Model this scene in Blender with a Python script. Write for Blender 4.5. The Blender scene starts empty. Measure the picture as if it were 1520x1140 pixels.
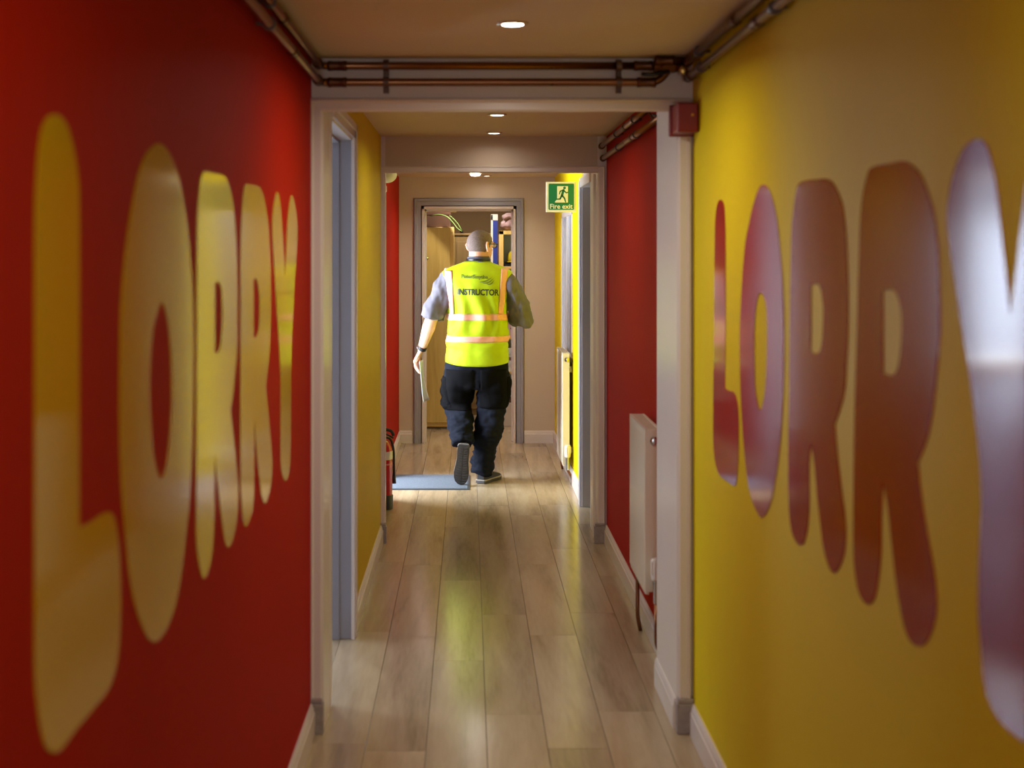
import bpy, bmesh, math, random
from mathutils import Vector, Matrix, noise
from mathutils.bvhtree import BVHTree

random.seed(7)
SC = bpy.context.scene
COL = SC.collection
PI = math.pi

# ------------------------------------------------------------------ camera, world, exposure
cam_data = bpy.data.cameras.new('camera')
cam = bpy.data.objects.new('camera', cam_data)
COL.objects.link(cam)
cam.location = (0, 0, 1.58)
cam.rotation_euler = (PI / 2, 0, 0)
cam_data.sensor_width = 36.0
cam_data.lens = 36.0 * 2000 / 1520
cam_data.shift_x = 65 / 1520
cam_data.shift_y = -192 / 1520
cam_data.clip_start = 0.05
cam_data.dof.use_dof = True
cam_data.dof.focus_distance = 9.3
cam_data.dof.aperture_fstop = 3.1
SC.camera = cam

SC.view_settings.view_transform = 'Standard'
SC.view_settings.look = 'None'
SC.view_settings.gamma = 1.0
SC.view_settings.use_curve_mapping = False
SC.view_settings.exposure = 0.0
SC.cycles.use_denoising = True
SC.cycles.max_bounces = 10
SC.cycles.diffuse_bounces = 5
SC.cycles.glossy_bounces = 5
SC.cycles.caustics_reflective = False
SC.cycles.caustics_refractive = False
SC.cycles.sample_clamp_indirect = 6.0

world = bpy.data.worlds.new('overcast_sky')
SC.world = world
world.use_nodes = True
wn = world.node_tree.nodes['Background']
wn.inputs['Color'].default_value = (0.72, 0.85, 1.0, 1)
wn.inputs['Strength'].default_value = 2.0


def area_light(name, loc, direction, sx, sy, power, color, spread=PI, shape='RECTANGLE', parent=None):
    l = bpy.data.lights.new(name, 'AREA')
    l.shape = shape
    l.size = sx
    if shape in ('RECTANGLE', 'ELLIPSE'):
        l.size_y = sy
    l.energy = power
    l.color = color
    l.spread = spread
    o = bpy.data.objects.new(name, l)
    COL.objects.link(o)
    o.location = loc
    o.rotation_euler = Vector(direction).to_track_quat('-Z', 'Y').to_euler()
    if parent is not None:
        o.parent = parent
    return o


DAY = (0.78, 0.88, 1.0)
# daylight that comes in by the side room's window and by the open outer door next to the man
area_light('side_room_daylight', (-1.6, 7.97, 1.51), (0, -1, 0), 1.0, 1.15, 3.8, DAY)
area_light('side_room_fill', (-2.46, 6.0, 1.5), (1, 0, -0.15), 1.15, 1.5, 30, DAY)  # added fill from an unseen second window, brightening room and doorway
area_light('outer_door_daylight', (-1.95, 8.85, 1.25), (1, 0, -0.12), 2.3, 1.1, 440, DAY)
# added soft fill from behind the camera, lifting the faces turned towards it
area_light('rear_fill', (0.11, -3.05, 1.03), (0, 1, 0), 1.0, 1.9, 19, (0.92, 0.94, 1.0))
DOWN_POWER = 9.0
DOWN_COLOR = (1.0, 0.93, 0.82)
DOWN_DIM = {3.79: 0.84, 1.3: 0.35, -1.3: 0.3, 6.25: 0.56, 7.18: 0.06, 11.08: 0.04, 12.0: 1.5, 13.0: 1.3}
STORE_POWER = 9.0


# ------------------------------------------------------------------ materials
def lin(c):
    r = []
    for v in c:
        v = v / 255.0
        r.append(v / 12.92 if v <= 0.04045 else ((v + 0.055) / 1.055) ** 2.4)
    return tuple(r)


def mat(name, rgb, rough=0.5, metal=0.0, spec=0.5, vary=0.06, vscale=6.0, bump=0.0, bscale=200.0,
        emit=0.0, coat=0.0, rvary=0.0, stretch=None, bdist=0.002):
    m = bpy.data.materials.new(name)
    m.use_nodes = True
    nt = m.node_tree
    b = nt.nodes['Principled BSDF']
    col = lin(rgb)
    b.inputs['Roughness'].default_value = rough
    b.inputs['Metallic'].default_value = metal
    b.inputs['Specular IOR Level'].default_value = spec
    b.inputs['Coat Weight'].default_value = coat
    tc = nt.nodes.new('ShaderNodeTexCoord')
    src = tc.outputs['Object']
    if stretch:
        mp = nt.nodes.new('ShaderNodeMapping')
        mp.inputs['Scale'].default_value = stretch
        nt.links.new(src, mp.inputs['Vector'])
        src = mp.outputs['Vector']
    nz = nt.nodes.new('ShaderNodeTexNoise')
    nz.inputs['Scale'].default_value = vscale
    nz.inputs['Detail'].default_value = 4
    nt.links.new(src, nz.inputs['Vector'])
    mr = nt.nodes.new('ShaderNodeMapRange')
    mr.inputs['From Min'].default_value = 0.25
    mr.inputs['From Max'].default_value = 0.75
    mr.inputs['To Min'].default_value = 1 - vary
    mr.inputs['To Max'].default_value = 1 + vary
    nt.links.new(nz.outputs['Fac'], mr.inputs['Value'])
    vm = nt.nodes.new('ShaderNodeVectorMath')
    vm.operation = 'SCALE'
    vm.inputs[0].default_value = col
    nt.links.new(mr.outputs['Result'], vm.inputs['Scale'])
    nt.links.new(vm.outputs['Vector'], b.inputs['Base Color'])
    if rvary:
        m2 = nt.nodes.new('ShaderNodeMapRange')
        m2.inputs['From Min'].default_value = 0.3
        m2.inputs['From Max'].default_value = 0.7
        m2.inputs['To Min'].default_value = max(0.02, rough - rvary)
        m2.inputs['To Max'].default_value = rough + rvary
        nt.links.new(nz.outputs['Fac'], m2.inputs['Value'])
        nt.links.new(m2.outputs['Result'], b.inputs['Roughness'])
    if bump:
        n2 = nt.nodes.new('ShaderNodeTexNoise')
        n2.inputs['Scale'].default_value = bscale
        n2.inputs['Detail'].default_value = 3
        nt.links.new(src, n2.inputs['Vector'])
        bp = nt.nodes.new('ShaderNodeBump')
        bp.inputs['Strength'].default_value = bump
        bp.inputs['Distance'].default_value = bdist
        nt.links.new(n2.outputs['Fac'], bp.inputs['Height'])
        nt.links.new(bp.outputs['Normal'], b.inputs['Normal'])
    if emit:
        b.inputs['Emission Color'].default_value = (*col, 1)
        b.inputs['Emission Strength'].default_value = emit
    return m


def wood(name, c_dark, c_mid, c_light, rough=0.4, axis='y', scale=1.0, bump=0.05, rnd=0.18):
    m = bpy.data.materials.new(name)
    m.use_nodes = True
    nt = m.node_tree
    L = nt.links
    b = nt.nodes['Principled BSDF']
    tc = nt.nodes.new('ShaderNodeTexCoord')
    oi = nt.nodes.new('ShaderNodeObjectInfo')
    sc = nt.nodes.new('ShaderNodeVectorMath')
    sc.operation = 'MULTIPLY_ADD'
    cx = nt.nodes.new('ShaderNodeCombineXYZ')
    mm = nt.nodes.new('ShaderNodeMath')
    mm.operation = 'MULTIPLY'
    mm.inputs[1].default_value = 37.0
    L.new(oi.outputs['Random'], mm.inputs[0])
    for k in 'XYZ':
        L.new(mm.outputs[0], cx.inputs[k])
    s = {'y': (9, 0.9, 9), 'z': (9, 9, 0.9), 'x': (0.9, 9, 9)}[axis]
    sc.inputs[1].default_value = tuple(v * scale for v in s)
    L.new(tc.outputs['Object'], sc.inputs[0])
    L.new(cx.outputs[0], sc.inputs[2])
    n1 = nt.nodes.new('ShaderNodeTexNoise')
    n1.inputs['Scale'].default_value = 1.0
    n1.inputs['Detail'].default_value = 5
    n1.inputs['Distortion'].default_value = 0.8
    L.new(sc.outputs[0], n1.inputs['Vector'])
    n2 = nt.nodes.new('ShaderNodeTexNoise')
    n2.inputs['Scale'].default_value = 9.0
    n2.inputs['Detail'].default_value = 2
    L.new(sc.outputs[0], n2.inputs['Vector'])
    mx = nt.nodes.new('ShaderNodeMath')
    mx.operation = 'MULTIPLY_ADD'
    mx.inputs[1].default_value = 0.25
    L.new(n2.outputs['Fac'], mx.inputs[0])
    L.new(n1.outputs['Fac'], mx.inputs[2])
    cr = nt.nodes.new('ShaderNodeValToRGB')
    e = cr.color_ramp.elements
    e[0].position, e[0].color = 0.38, (*lin(c_dark), 1)
    e[1].position, e[1].color = 0.82, (*lin(c_light), 1)
    k = e.new(0.55)
    k.color = (*lin(c_mid), 1)
    L.new(mx.outputs[0], cr.inputs['Fac'])
    mr = nt.nodes.new('ShaderNodeMapRange')
    mr.inputs['To Min'].default_value = 1 - rnd
    mr.inputs['To Max'].default_value = 1 + rnd * 0.6
    L.new(oi.outputs['Random'], mr.inputs['Value'])
    vm = nt.nodes.new('ShaderNodeVectorMath')
    vm.operation = 'SCALE'
    L.new(cr.outputs['Color'], vm.inputs[0])
    L.new(mr.outputs['Result'], vm.inputs['Scale'])
    L.new(vm.outputs[0], b.inputs['Base Color'])
    b.inputs['Roughness'].default_value = rough
    b.inputs['Specular IOR Level'].default_value = 0.36
    if bump:
        bp = nt.nodes.new('ShaderNodeBump')
        bp.inputs['Strength'].default_value = bump
        bp.inputs['Distance'].default_value = 0.001
        L.new(mx.outputs[0], bp.inputs['Height'])
        L.new(bp.outputs['Normal'], b.inputs['Normal'])
    return m


M = {
    'red_wall': mat('red_wall_paint', (172, 26, 3), 0.65, spec=0.06, vary=0.05, vscale=1.5, bump=0.08, bscale=260),
    'yellow_wall': mat('yellow_wall_paint', (224, 198, 2), 0.55, spec=0.10, vary=0.04, vscale=1.5, bump=0.08, bscale=260),
    'yellow_letter': mat('yellow_vinyl', (214, 172, 6), 0.10, spec=0.32, vary=0.03, vscale=2),
    'red_letter': mat('red_vinyl', (156, 26, 6), 0.10, spec=0.24, vary=0.03, vscale=2),
    'cream': mat('cream_wall_paint', (204, 186, 164), 0.55, spec=0.3, vary=0.03, vscale=2, bump=0.06, bscale=260),
    'ceiling': mat('ceiling_paint', (214, 196, 168), 0.7, spec=0.2, vary=0.03, vscale=2, bump=0.06, bscale=200),
    'white_gloss': mat('white_gloss_paint', (220, 209, 200), 0.3, spec=0.5, vary=0.02, vscale=4),
    'grey_gloss': mat('grey_gloss_paint', (150, 148, 156), 0.35, spec=0.5, vary=0.03, vscale=5),
    'pale_grey': mat('pale_grey_gloss_paint', (194, 194, 206), 0.35, vary=0.03, vscale=5),
    'plinth': mat('worn_plinth_paint', (150, 138, 132), 0.45, vary=0.2, vscale=40, bump=0.2, bscale=90),
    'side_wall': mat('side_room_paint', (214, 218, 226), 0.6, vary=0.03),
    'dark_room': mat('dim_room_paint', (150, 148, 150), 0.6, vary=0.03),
    'carpet': mat('grey_carpet', (130, 132, 138), 0.9, vary=0.2, vscale=150, bump=0.4, bscale=300),
    'outside': mat('concrete_paving', (170, 170, 168), 0.8, vary=0.1, vscale=8, bump=0.2, bscale=50),
    'subfloor': mat('subfloor', (60, 48, 36), 0.8),
    'plank': wood('laminate_oak', (146, 125, 96), (168, 146, 116), (186, 165, 134), 0.19, rnd=0.10),
    'copper': mat('aged_copper', (132, 88, 58), 0.3, metal=1.0, vary=0.12, vscale=3, rvary=0.05),
    'copper_joint': mat('tarnished_copper_joint', (96, 62, 42), 0.42, metal=1.0, vary=0.2, vscale=30, rvary=0.1),
    'bracket': mat('brown_bracket_plastic', (84, 58, 44), 0.45, vary=0.1),
    'brass': mat('brass', (190, 150, 80), 0.3, metal=1.0, vary=0.1, vscale=40),
    'chrome': mat('chrome', (200, 200, 200), 0.15, metal=1.0, vary=0.05),
    'trim_ring': mat('downlight_ring', (196, 180, 160), 0.3, metal=0.8, vary=0.03),
    'lamp_glow': mat('lamp_glow', (255, 238, 220), 0.4, vary=0.0, emit=14.0),
    'radiator': mat('radiator_enamel', (226, 214, 192), 0.25, spec=0.5, vary=0.02, vscale=3),
    'valve_white': mat('valve_plastic', (226, 218, 206), 0.35, vary=0.02),
    'alarm_red': mat('alarm_red_plastic', (126, 10, 6), 0.35, vary=0.04),
    'amber': mat('amber_indicator', (214, 150, 40), 0.3, vary=0.02),
    'ext_red': mat('extinguisher_red', (186, 22, 24), 0.22, vary=0.04, coat=0.3),
    'ext_black': mat('black_rubber', (34, 32, 34), 0.5, vary=0.1),
    'label_white': mat('white_label', (224, 216, 210), 0.5, vary=0.03),
    'label_pink': mat('pink_band', (214, 130, 120), 0.5, vary=0.03),
    'sign_green': mat('sign_green', (6, 118, 76), 0.3, vary=0.02),
    'sign_white': mat('sign_white', (236, 234, 226), 0.35, vary=0.02),
    'mat': mat('ribbed_door_mat', (104, 112, 123), 0.85, vary=0.22, vscale=90, bump=0.5, bscale=220),
    'mat_edge': mat('door_mat_edge', (58, 60, 64), 0.7, vary=0.1),
    'skin': mat('skin', (214, 158, 132), 0.5, spec=0.4, vary=0.08, vscale=30, bump=0.06, bscale=160),
    'hair': mat('cropped_grey_hair', (106, 90, 84), 0.8, spec=0.2, vary=0.25, vscale=120, bump=0.5, bscale=420),
    'shirt': mat('grey_shirt_cloth', (96, 91, 100), 0.85, vary=0.08, vscale=25, bump=0.15, bscale=500),
    'collar': mat('dark_grey_collar', (72, 72, 86), 0.85, vary=0.1, vscale=60),
    'hivis': mat('hi_vis_yellow', (168, 190, 8), 0.7, spec=0.3, vary=0.05, vscale=20, bump=0.1, bscale=500),
    'tape': mat('warm_tinted_silver_tape', (228, 164, 142), 0.4, spec=0.5, vary=0.05, vscale=60),  # silver tape with the walls' warm reflection put into its colour
    'print': mat('dark_vest_print', (40, 46, 28), 0.6, vary=0.05),
    'logo_print': mat('grey_green_logo_print', (104, 122, 40), 0.6, vary=0.05),
    'trousers': mat('navy_trouser_cloth', (18, 20, 29), 0.9, spec=0.12, vary=0.12, vscale=30, bump=0.25, bscale=400),
    'pocket': mat('black_pocket_cloth', (7, 6, 8), 0.92, spec=0.1, vary=0.12, vscale=30, bump=0.2, bscale=400),
    'shoe': mat('black_shoe', (30, 29, 30), 0.5, vary=0.1, vscale=40),
    'sole': mat('grey_rubber_sole', (60, 57, 55), 0.7, vary=0.15, vscale=50, bump=0.2, bscale=150),
    'sole_rim': mat('pale_shoe_rim', (150, 140, 128), 0.6, vary=0.1),
    'black': mat('black_plastic', (20, 20, 22), 0.35, vary=0.05),
    'lens': mat('spectacle_lens', (200, 210, 210), 0.05, spec=0.8, vary=0.0),
    'paper': mat('white_paper', (226, 228, 224), 0.6, vary=0.02),
    'pine': wood('pine_board', (186, 150, 74), (206, 172, 92), (222, 190, 112), 0.4, axis='z', rnd=0.03),
    'pine_light': wood('pale_pine', (214, 172, 92), (230, 192, 112), (240, 208, 134), 0.4, axis='z', rnd=0.03),
    'brown_door': wood('brown_board', (108, 84, 48), (124, 98, 58), (136, 110, 68), 0.45, axis='z', rnd=0.03),
    'door_grey': mat('dark_grey_door_paint', (104, 100, 106), 0.4, vary=0.04),
    'store_wall': mat('olive_store_paint', (150, 116, 66), 0.6, vary=0.04),
    'brown_box': mat('brown_cardboard', (88, 56, 36), 0.8, vary=0.1),
    'white_card': mat('white_card', (206, 194, 178), 0.6, vary=0.05),
    'green_strap': mat('lime_strap', (118, 146, 70), 0.6, vary=0.15, vscale=60),
    'blue': mat('blue_card', (40, 62, 160), 0.4, vary=0.06),
    'mint': mat('mint_panel', (176, 206, 190), 0.4, vary=0.05, vscale=12),
    'yellow_plastic': mat('yellow_plastic', (190, 170, 30), 0.35, vary=0.05),
    'mauve': mat('mauve_cloth', (158, 128, 128), 0.8, vary=0.25, vscale=25),
    'pink': mat('pink_card', (206, 168, 178), 0.6, vary=0.06),
    'cable': mat('dark_cable', (44, 34, 30), 0.5, vary=0.1),
    'glass_grey': mat('frosted_window_glass', (176, 186, 200), 0.22, spec=0.8, vary=0.03),
}


# ------------------------------------------------------------------ mesh helpers
def box(bm, x0, x1, y0, y1, z0, z1, bev=0.0):
    r = bmesh.ops.create_cube(bm, size=1.0)
    vs = r['verts']
    for v in vs:
        v.co = Vector(((x0 + x1) / 2 + v.co.x * (x1 - x0), (y0 + y1) / 2 + v.co.y * (y1 - y0),
                       (z0 + z1) / 2 + v.co.z * (z1 - z0)))
    if bev:
        es = list({e for v in vs for e in v.link_edges})
        bmesh.ops.bevel(bm, geom=es, offset=bev, segments=2, affect='EDGES', profile=0.5)


def loft(bm, rings, cap=True, closed=True):
    vr = [[bm.verts.new(p) for p in r] for r in rings]
    n = len(vr[0])
    for a, b in zip(vr, vr[1:]):
        for i in range(n if closed else n - 1):
            j = (i + 1) % n
            bm.faces.new((a[i], a[j], b[j], b[i]))
    if cap and closed:
        bm.faces.new(list(reversed(vr[0])))
        bm.faces.new(vr[-1])
    return vr


def ring(c, rx, ry, n=32, p=2.0, u=Vector((1, 0, 0)), v=Vector((0, 1, 0))):
    out = []
    for i in range(n):
        a = 2 * PI * i / n
        ca, sa = math.cos(a), math.sin(a)
        x = math.copysign(abs(ca) ** (2 / p), ca) * rx
        y = math.copysign(abs(sa) ** (2 / p), sa) * ry
        out.append(Vector(c) + u * x + v * y)
    return out


def tube(bm, pts, radii, seg=16, ref=(1, 0, 0), cap=True):
    pts = [Vector(p) for p in pts]
    rings = []
    ref = Vector(ref)
    u_prev = None
    for i, p in enumerate(pts):
        if i == 0:
            t = pts[1] - p
        elif i == len(pts) - 1:
            t = p - pts[-2]
        else:
            t = (pts[i + 1] - p).normalized() + (p - pts[i - 1]).normalized()
        t.normalize()
        base = ref if u_prev is None else u_prev
        u = base - t * base.dot(t)
        if u.length < 1e-4:
            u = Vector((0, 1, 0)) - t * t.y
            if u.length < 1e-4:
                u = Vector((0, 0, 1)) - t * t.z
        u.normalize()
        u_prev = u
        v = t.cross(u)
        r = radii[i] if isinstance(radii, list) else radii
        a, b = r if isinstance(r, (list, tuple)) else (r, r)
        rings.append([p + u * (a * math.cos(2 * PI * k / seg)) + v * (b * math.sin(2 * PI * k / seg)) for k in range(seg)])
    loft(bm, rings, cap)


def bend_path(pts, r=0.04, n=6):
    """polyline with rounded corners"""
    pts = [Vector(p) for p in pts]
    out = [pts[0]]
    for a, b, c in zip(pts, pts[1:], pts[2:]):
        d1, d2 = (a - b), (c - b)
        q = min(r, d1.length * 0.45, d2.length * 0.45)
        p0, p2 = b + d1.normalized() * q, b + d2.normalized() * q
        for k in range(n + 1):
            t = k / n
            out.append(p0 * (1 - t) ** 2 + b * (2 * t * (1 - t)) + p2 * t ** 2)
    out.append(pts[-1])
    return out


def ellipsoid(bm, c, axes, seg=20, rings=14):
    """axes: three Vectors already scaled"""
    r = bmesh.ops.create_uvsphere(bm, u_segments=seg, v_segments=rings, radius=1.0)
    for v in r['verts']:
        p = v.co.copy()
        v.co = Vector(c) + axes[0] * p.x + axes[1] * p.y + axes[2] * p.z
    return r['verts']


def lathe(bm, c, prof, n=24, axis=Vector((0, 0, 1)), u=Vector((1, 0, 0))):
    v = axis.cross(u)
    rings = []
    for rad, h in prof:
        rings.append([Vector(c) + axis * h + (u * math.cos(2 * PI * k / n) + v * math.sin(2 * PI * k / n)) * max(rad, 1e-4)
                      for k in range(n)])
    loft(bm, rings, True)


def org(o):
    p = Vector((0, 0, 0))
    while o is not None:
        p += o.location
        o = o.parent
    return p


def obj(name, bm, m, parent=None, smooth=False, world_co=True, kind=None, autosmooth=None):
    """one mesh object; vertices are given in world space unless world_co is False"""
    bmesh.ops.recalc_face_normals(bm, faces=bm.faces[:])
    me = bpy.data.meshes.new(name)
    if parent is not None and world_co:
        bmesh.ops.translate(bm, verts=bm.verts[:], vec=-org(parent))
    bm.to_mesh(me)
    bm.free()
    if smooth:
        for p in me.polygons:
            p.use_smooth = True
        if autosmooth:
            me.set_sharp_from_angle(angle=autosmooth)
    me.materials.append(m if not isinstance(m, str) else M[m])
    o = bpy.data.objects.new(name, me)
    COL.objects.link(o)
    if parent is not None:
        o.parent = parent
    if kind:
        o['kind'] = kind
    return o


def B():
    return bmesh.new()


def boxes(name, m, specs, parent=None, bev=0.0, kind=None):
    bm = B()
    for s in specs:
        box(bm, *s, bev=bev)
    return obj(name, bm, m, parent, kind=kind)


def thing(name, label, cat, loc=(0, 0, 0), group=None, kind=None):
    o = bpy.data.objects.new(name, None)
    o.empty_display_size = 0.05
    COL.objects.link(o)
    o.location = loc
    if label:
        o['label'] = label
    if cat:
        o['category'] = cat
    if group:
        o['group'] = group
    if kind:
        o['kind'] = kind
    return o


def tag(o, label, cat, group=None):
    o['label'] = label
    o['category'] = cat
    if group:
        o['group'] = group
    return o


def copy_tree(o, loc=None, parent=None):
    c = o.copy()
    COL.objects.link(c)
    if parent is not None:
        c.parent = parent
    if loc is not None:
        c.location = loc
    for ch in list(o.children):
        copy_tree(ch, None, c)
    return c


def baked(o):
    """replace an object's modifiers by their result"""
    dg = bpy.context.evaluated_depsgraph_get()
    me = bpy.data.meshes.new_from_object(o.evaluated_get(dg))
    o.modifiers.clear()
    o.data = me
    return o


def union(o, voxel, smooth_it=2, fac=0.5, bake=True):
    r = o.modifiers.new('remesh', 'REMESH')
    r.mode = 'VOXEL'
    r.voxel_size = voxel
    r.use_smooth_shade = True
    if smooth_it:
        s = o.modifiers.new('smooth', 'SMOOTH')
        s.factor = fac
        s.iterations = smooth_it
    if bake:
        baked(o)
    for p in o.data.polygons:
        p.use_smooth = True
    return o


def folds(o, amp, freq, stretch=(1, 1, 1), seed=0.0, keep=None):
    """cloth folds: push vertices along their normals by noise"""
    me = o.data
    ns = [v.normal.copy() for v in me.vertices]
    off = Vector((seed, seed * 1.7, seed * 0.3))
    for v, n in zip(me.vertices, ns):
        p = Vector((v.co.x * stretch[0], v.co.y * stretch[1], v.co.z * stretch[2])) * freq + off
        d = noise.fractal(p, 1.0, 2.0, 3)
        w = keep(v.co) if keep else 1.0
        v.co += n * (d * amp * w)
    me.update()


def text_mesh(body, size, bold=0.0, space=1.0, extrude=0.0):
    cu = bpy.data.curves.new('text', 'FONT')
    cu.body = body
    cu.size = size
    cu.offset = bold
    cu.space_character = space
    cu.align_x = 'CENTER'
    cu.extrude = extrude
    cu.resolution_u = 3
    o = bpy.data.objects.new('text', cu)
    COL.objects.link(o)
    dg = bpy.context.evaluated_depsgraph_get()
    dg.update()
    me = bpy.data.meshes.new_from_object(o.evaluated_get(dg))
    bpy.data.objects.remove(o)
    bpy.data.curves.remove(cu)
    return me


def outline_mesh(contours, thick):
    """filled flat shape with holes from 2D point lists, given a small thickness"""
    cu = bpy.data.curves.new('outline', 'CURVE')
    cu.dimensions = '2D'
    cu.fill_mode = 'BOTH'
    cu.extrude = thick / 2
    for pts in contours:
        sp = cu.splines.new('POLY')
        sp.points.add(len(pts) - 1)
        for q, p in zip(sp.points, pts):
            q.co = (p[0], p[1], 0, 1)
        sp.use_cyclic_u = True
    o = bpy.data.objects.new('outline', cu)
    COL.objects.link(o)
    dg = bpy.context.evaluated_depsgraph_get()
    dg.update()
    me = bpy.data.meshes.new_from_object(o.evaluated_get(dg))
    bpy.data.objects.remove(o)
    bpy.data.curves.remove(cu)
    return me


def smooth_outline(pts, n=4):
    """Catmull-Rom through points; a third item 1 marks a corner"""
    N = len(pts)
    out = []
    for i in range(N):
        p0, p1, p2, p3 = pts[i - 1], pts[i], pts[(i + 1) % N], pts[(i + 2) % N]
        a, b = Vector(p1[:2]), Vector(p2[:2])
        c0 = Vector(p0[:2]) if len(p1) < 3 else a * 2 - b
        c3 = Vector(p3[:2]) if len(p2) < 3 else b * 2 - a
        # chord-scaled tangents keep long straight sides straight
        d = (b - a).length
        t1 = (b - c0)
        t2 = (c3 - a)
        t1 = t1.normalized() * d if t1.length > 1e-6 else t1
        t2 = t2.normalized() * d if t2.length > 1e-6 else t2
        for k in range(n):
            t = k / n
            h1 = 2 * t ** 3 - 3 * t ** 2 + 1
            h2 = -2 * t ** 3 + 3 * t ** 2
            h3 = t ** 3 - 2 * t ** 2 + t
            h4 = t ** 3 - t ** 2
            q = a * h1 + b * h2 + t1 * h3 + t2 * h4
            out.append((q.x, q.y))
    return out


# ------------------------------------------------------------------ the setting
CEIL = 2.23


def S(name, m, specs, parent=None, bev=0.0):
    return boxes(name, m, specs, parent, bev, kind='structure')


# floor and its laminate planks
floor = S('floor', 'subfloor', [(-0.80, 1.0, -3.1, 11.5, -0.06, -0.0125)])


def plank_mesh(w, l):
    bm = B()
    box(bm, -w / 2, w / 2, -l / 2, l / 2, -0.012, 0, bev=0.0006)
    me = bpy.data.meshes.new('plank')
    bm.to_mesh(me)
    bm.free()
    me.materials.append(M['plank'])
    return me


PW, PL = 0.195, 1.285
PM = plank_mesh(PW - 0.0016, PL - 0.0015)


def lay(parent, x0, rows, y0, y1, starts):
    for r in range(rows):
        y = y0 - starts[r % len(starts)]
        while y < y1:
            o = bpy.data.objects.new('plank', PM)
            COL.objects.link(o)
            o.parent = parent
            o.location = (x0 + PW * (r + 0.5), y + PL / 2, random.uniform(-0.0006, 0))
            y += PL


lay(floor, -0.72, 8, -2.8, 11.4, [0.15, 0.55, 0.62, 0.95, 0.28, 0.60, 0.25, 0.85])
store_floor = S('floor', 'subfloor', [(-1.3, 1.3, 11.5, 14.3, -0.06, -0.0125)])
lay(store_floor, -0.72, 8, 11.75, 13.6, [0.3, 0.3, 0.1, 0.25, 0.05, 0.2, 0.15, 0.3])
S('floor', 'carpet', [(-2.5, -0.80, 4.1, 8.0, -0.06, -0.004), (-0.80, -0.58, 4.1, 7.40, -0.012, 0.002), (-0.80, -0.72, 7.40, 8.0, -0.012, 0.002)])
S('floor', 'outside', [(-6, -0.80, 8.05, 14, -0.12, -0.03)])
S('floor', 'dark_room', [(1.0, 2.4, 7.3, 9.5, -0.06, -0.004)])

# ceilings
S('ceiling', 'ceiling', [(-0.78, 1.0, -3.1, 11.5, CEIL, CEIL + 0.1)])
S('ceiling', 'side_wall', [(-2.5, -0.50, 4.0, 8.1, 2.4, 2.5)])
S('ceiling', 'ceiling', [(-1.4, 1.4, 11.5, 14.3, 2.3, 2.4)])
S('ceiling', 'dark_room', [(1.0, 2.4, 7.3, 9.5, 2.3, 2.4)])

# near stretch of corridor, with the LORRY walls
wall_left = S('wall_left', 'red_wall', [(-0.70, -0.52, -3.0, 4.47, 0, CEIL)])
wall_right = S('wall_right', 'yellow_wall', [(0.745, 0.95, -3.0, 4.47, 0, CEIL)])
S('wall_back', 'cream', [(-0.8, -0.42, -3.1, -3.0, 0, CEIL), (0.64, 1.0, -3.1, -3.0, 0, CEIL), (-0.42, 0.64, -3.1, -3.0, 2.04, CEIL)])
d7 = thing('added_doorway', None, None, (0.11, -3.05, 0), kind='structure')  # added opening, out of view, made to hold the rear fill light
boxes('jamb', 'white_gloss', [(-0.42, -0.39, -3.11, -2.98, 0, 2.04)], d7, bev=0.003)
boxes('jamb', 'white_gloss', [(0.61, 0.64, -3.11, -2.98, 0, 2.04)], d7, bev=0.003)
boxes('lintel', 'white_gloss', [(-0.42, 0.64, -3.11, -2.98, 2.01, 2.04)], d7, bev=0.003)

# middle stretch: yellow on the left with the side-room doorway, red on the right
S('wall_left', 'yellow_wall', [(-0.53, -0.48, 5.58, 7.40, 0, CEIL), (-0.53, -0.48, 4.70, 5.58, 2.09, CEIL)])
S('wall_left', 'side_wall', [(-0.58, -0.53, 5.58, 7.40, 0, 2.4), (-0.58, -0.53, 4.70, 5.58, 2.09, 2.4)])
S('wall_right', 'red_wall', [(0.76, 0.95, 4.95, 7.40, 0, CEIL)])

# far stretch
S('wall_left', 'cream', [(-0.76, -0.64, 7.46, 8.66, 0, CEIL), (-0.76, -0.58, 8.66, 9.51, 2.06, CEIL)])
S('wall_left', 'red_wall', [(-0.76, -0.58, 9.51, 11.30, 0, CEIL)])
S('wall_right', 'yellow_wall', [(0.725, 0.95, 8.48, 9.36, 0, CEIL), (0.725, 0.95, 10.42, 11.30, 0, CEIL),
                                (0.725, 0.95, 9.36, 10.42, 0, 0.82), (0.725, 0.95, 9.36, 10.42, 1.90, CEIL),
                                (0.80, 0.95, 9.36, 10.42, 0.82, 1.90)])
S('wall_right', 'white_gloss', [(0.72, 0.95, 7.80, 8.48, 2.05, CEIL)])
S('wall_far', 'cream', [(-0.76, -0.395, 11.30, 11.50, 0, CEIL), (0.405, 0.95, 11.30, 11.50, 0, CEIL),
                        (-0.395, 0.405, 11.30, 11.50, 1.99, CEIL)])

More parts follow.
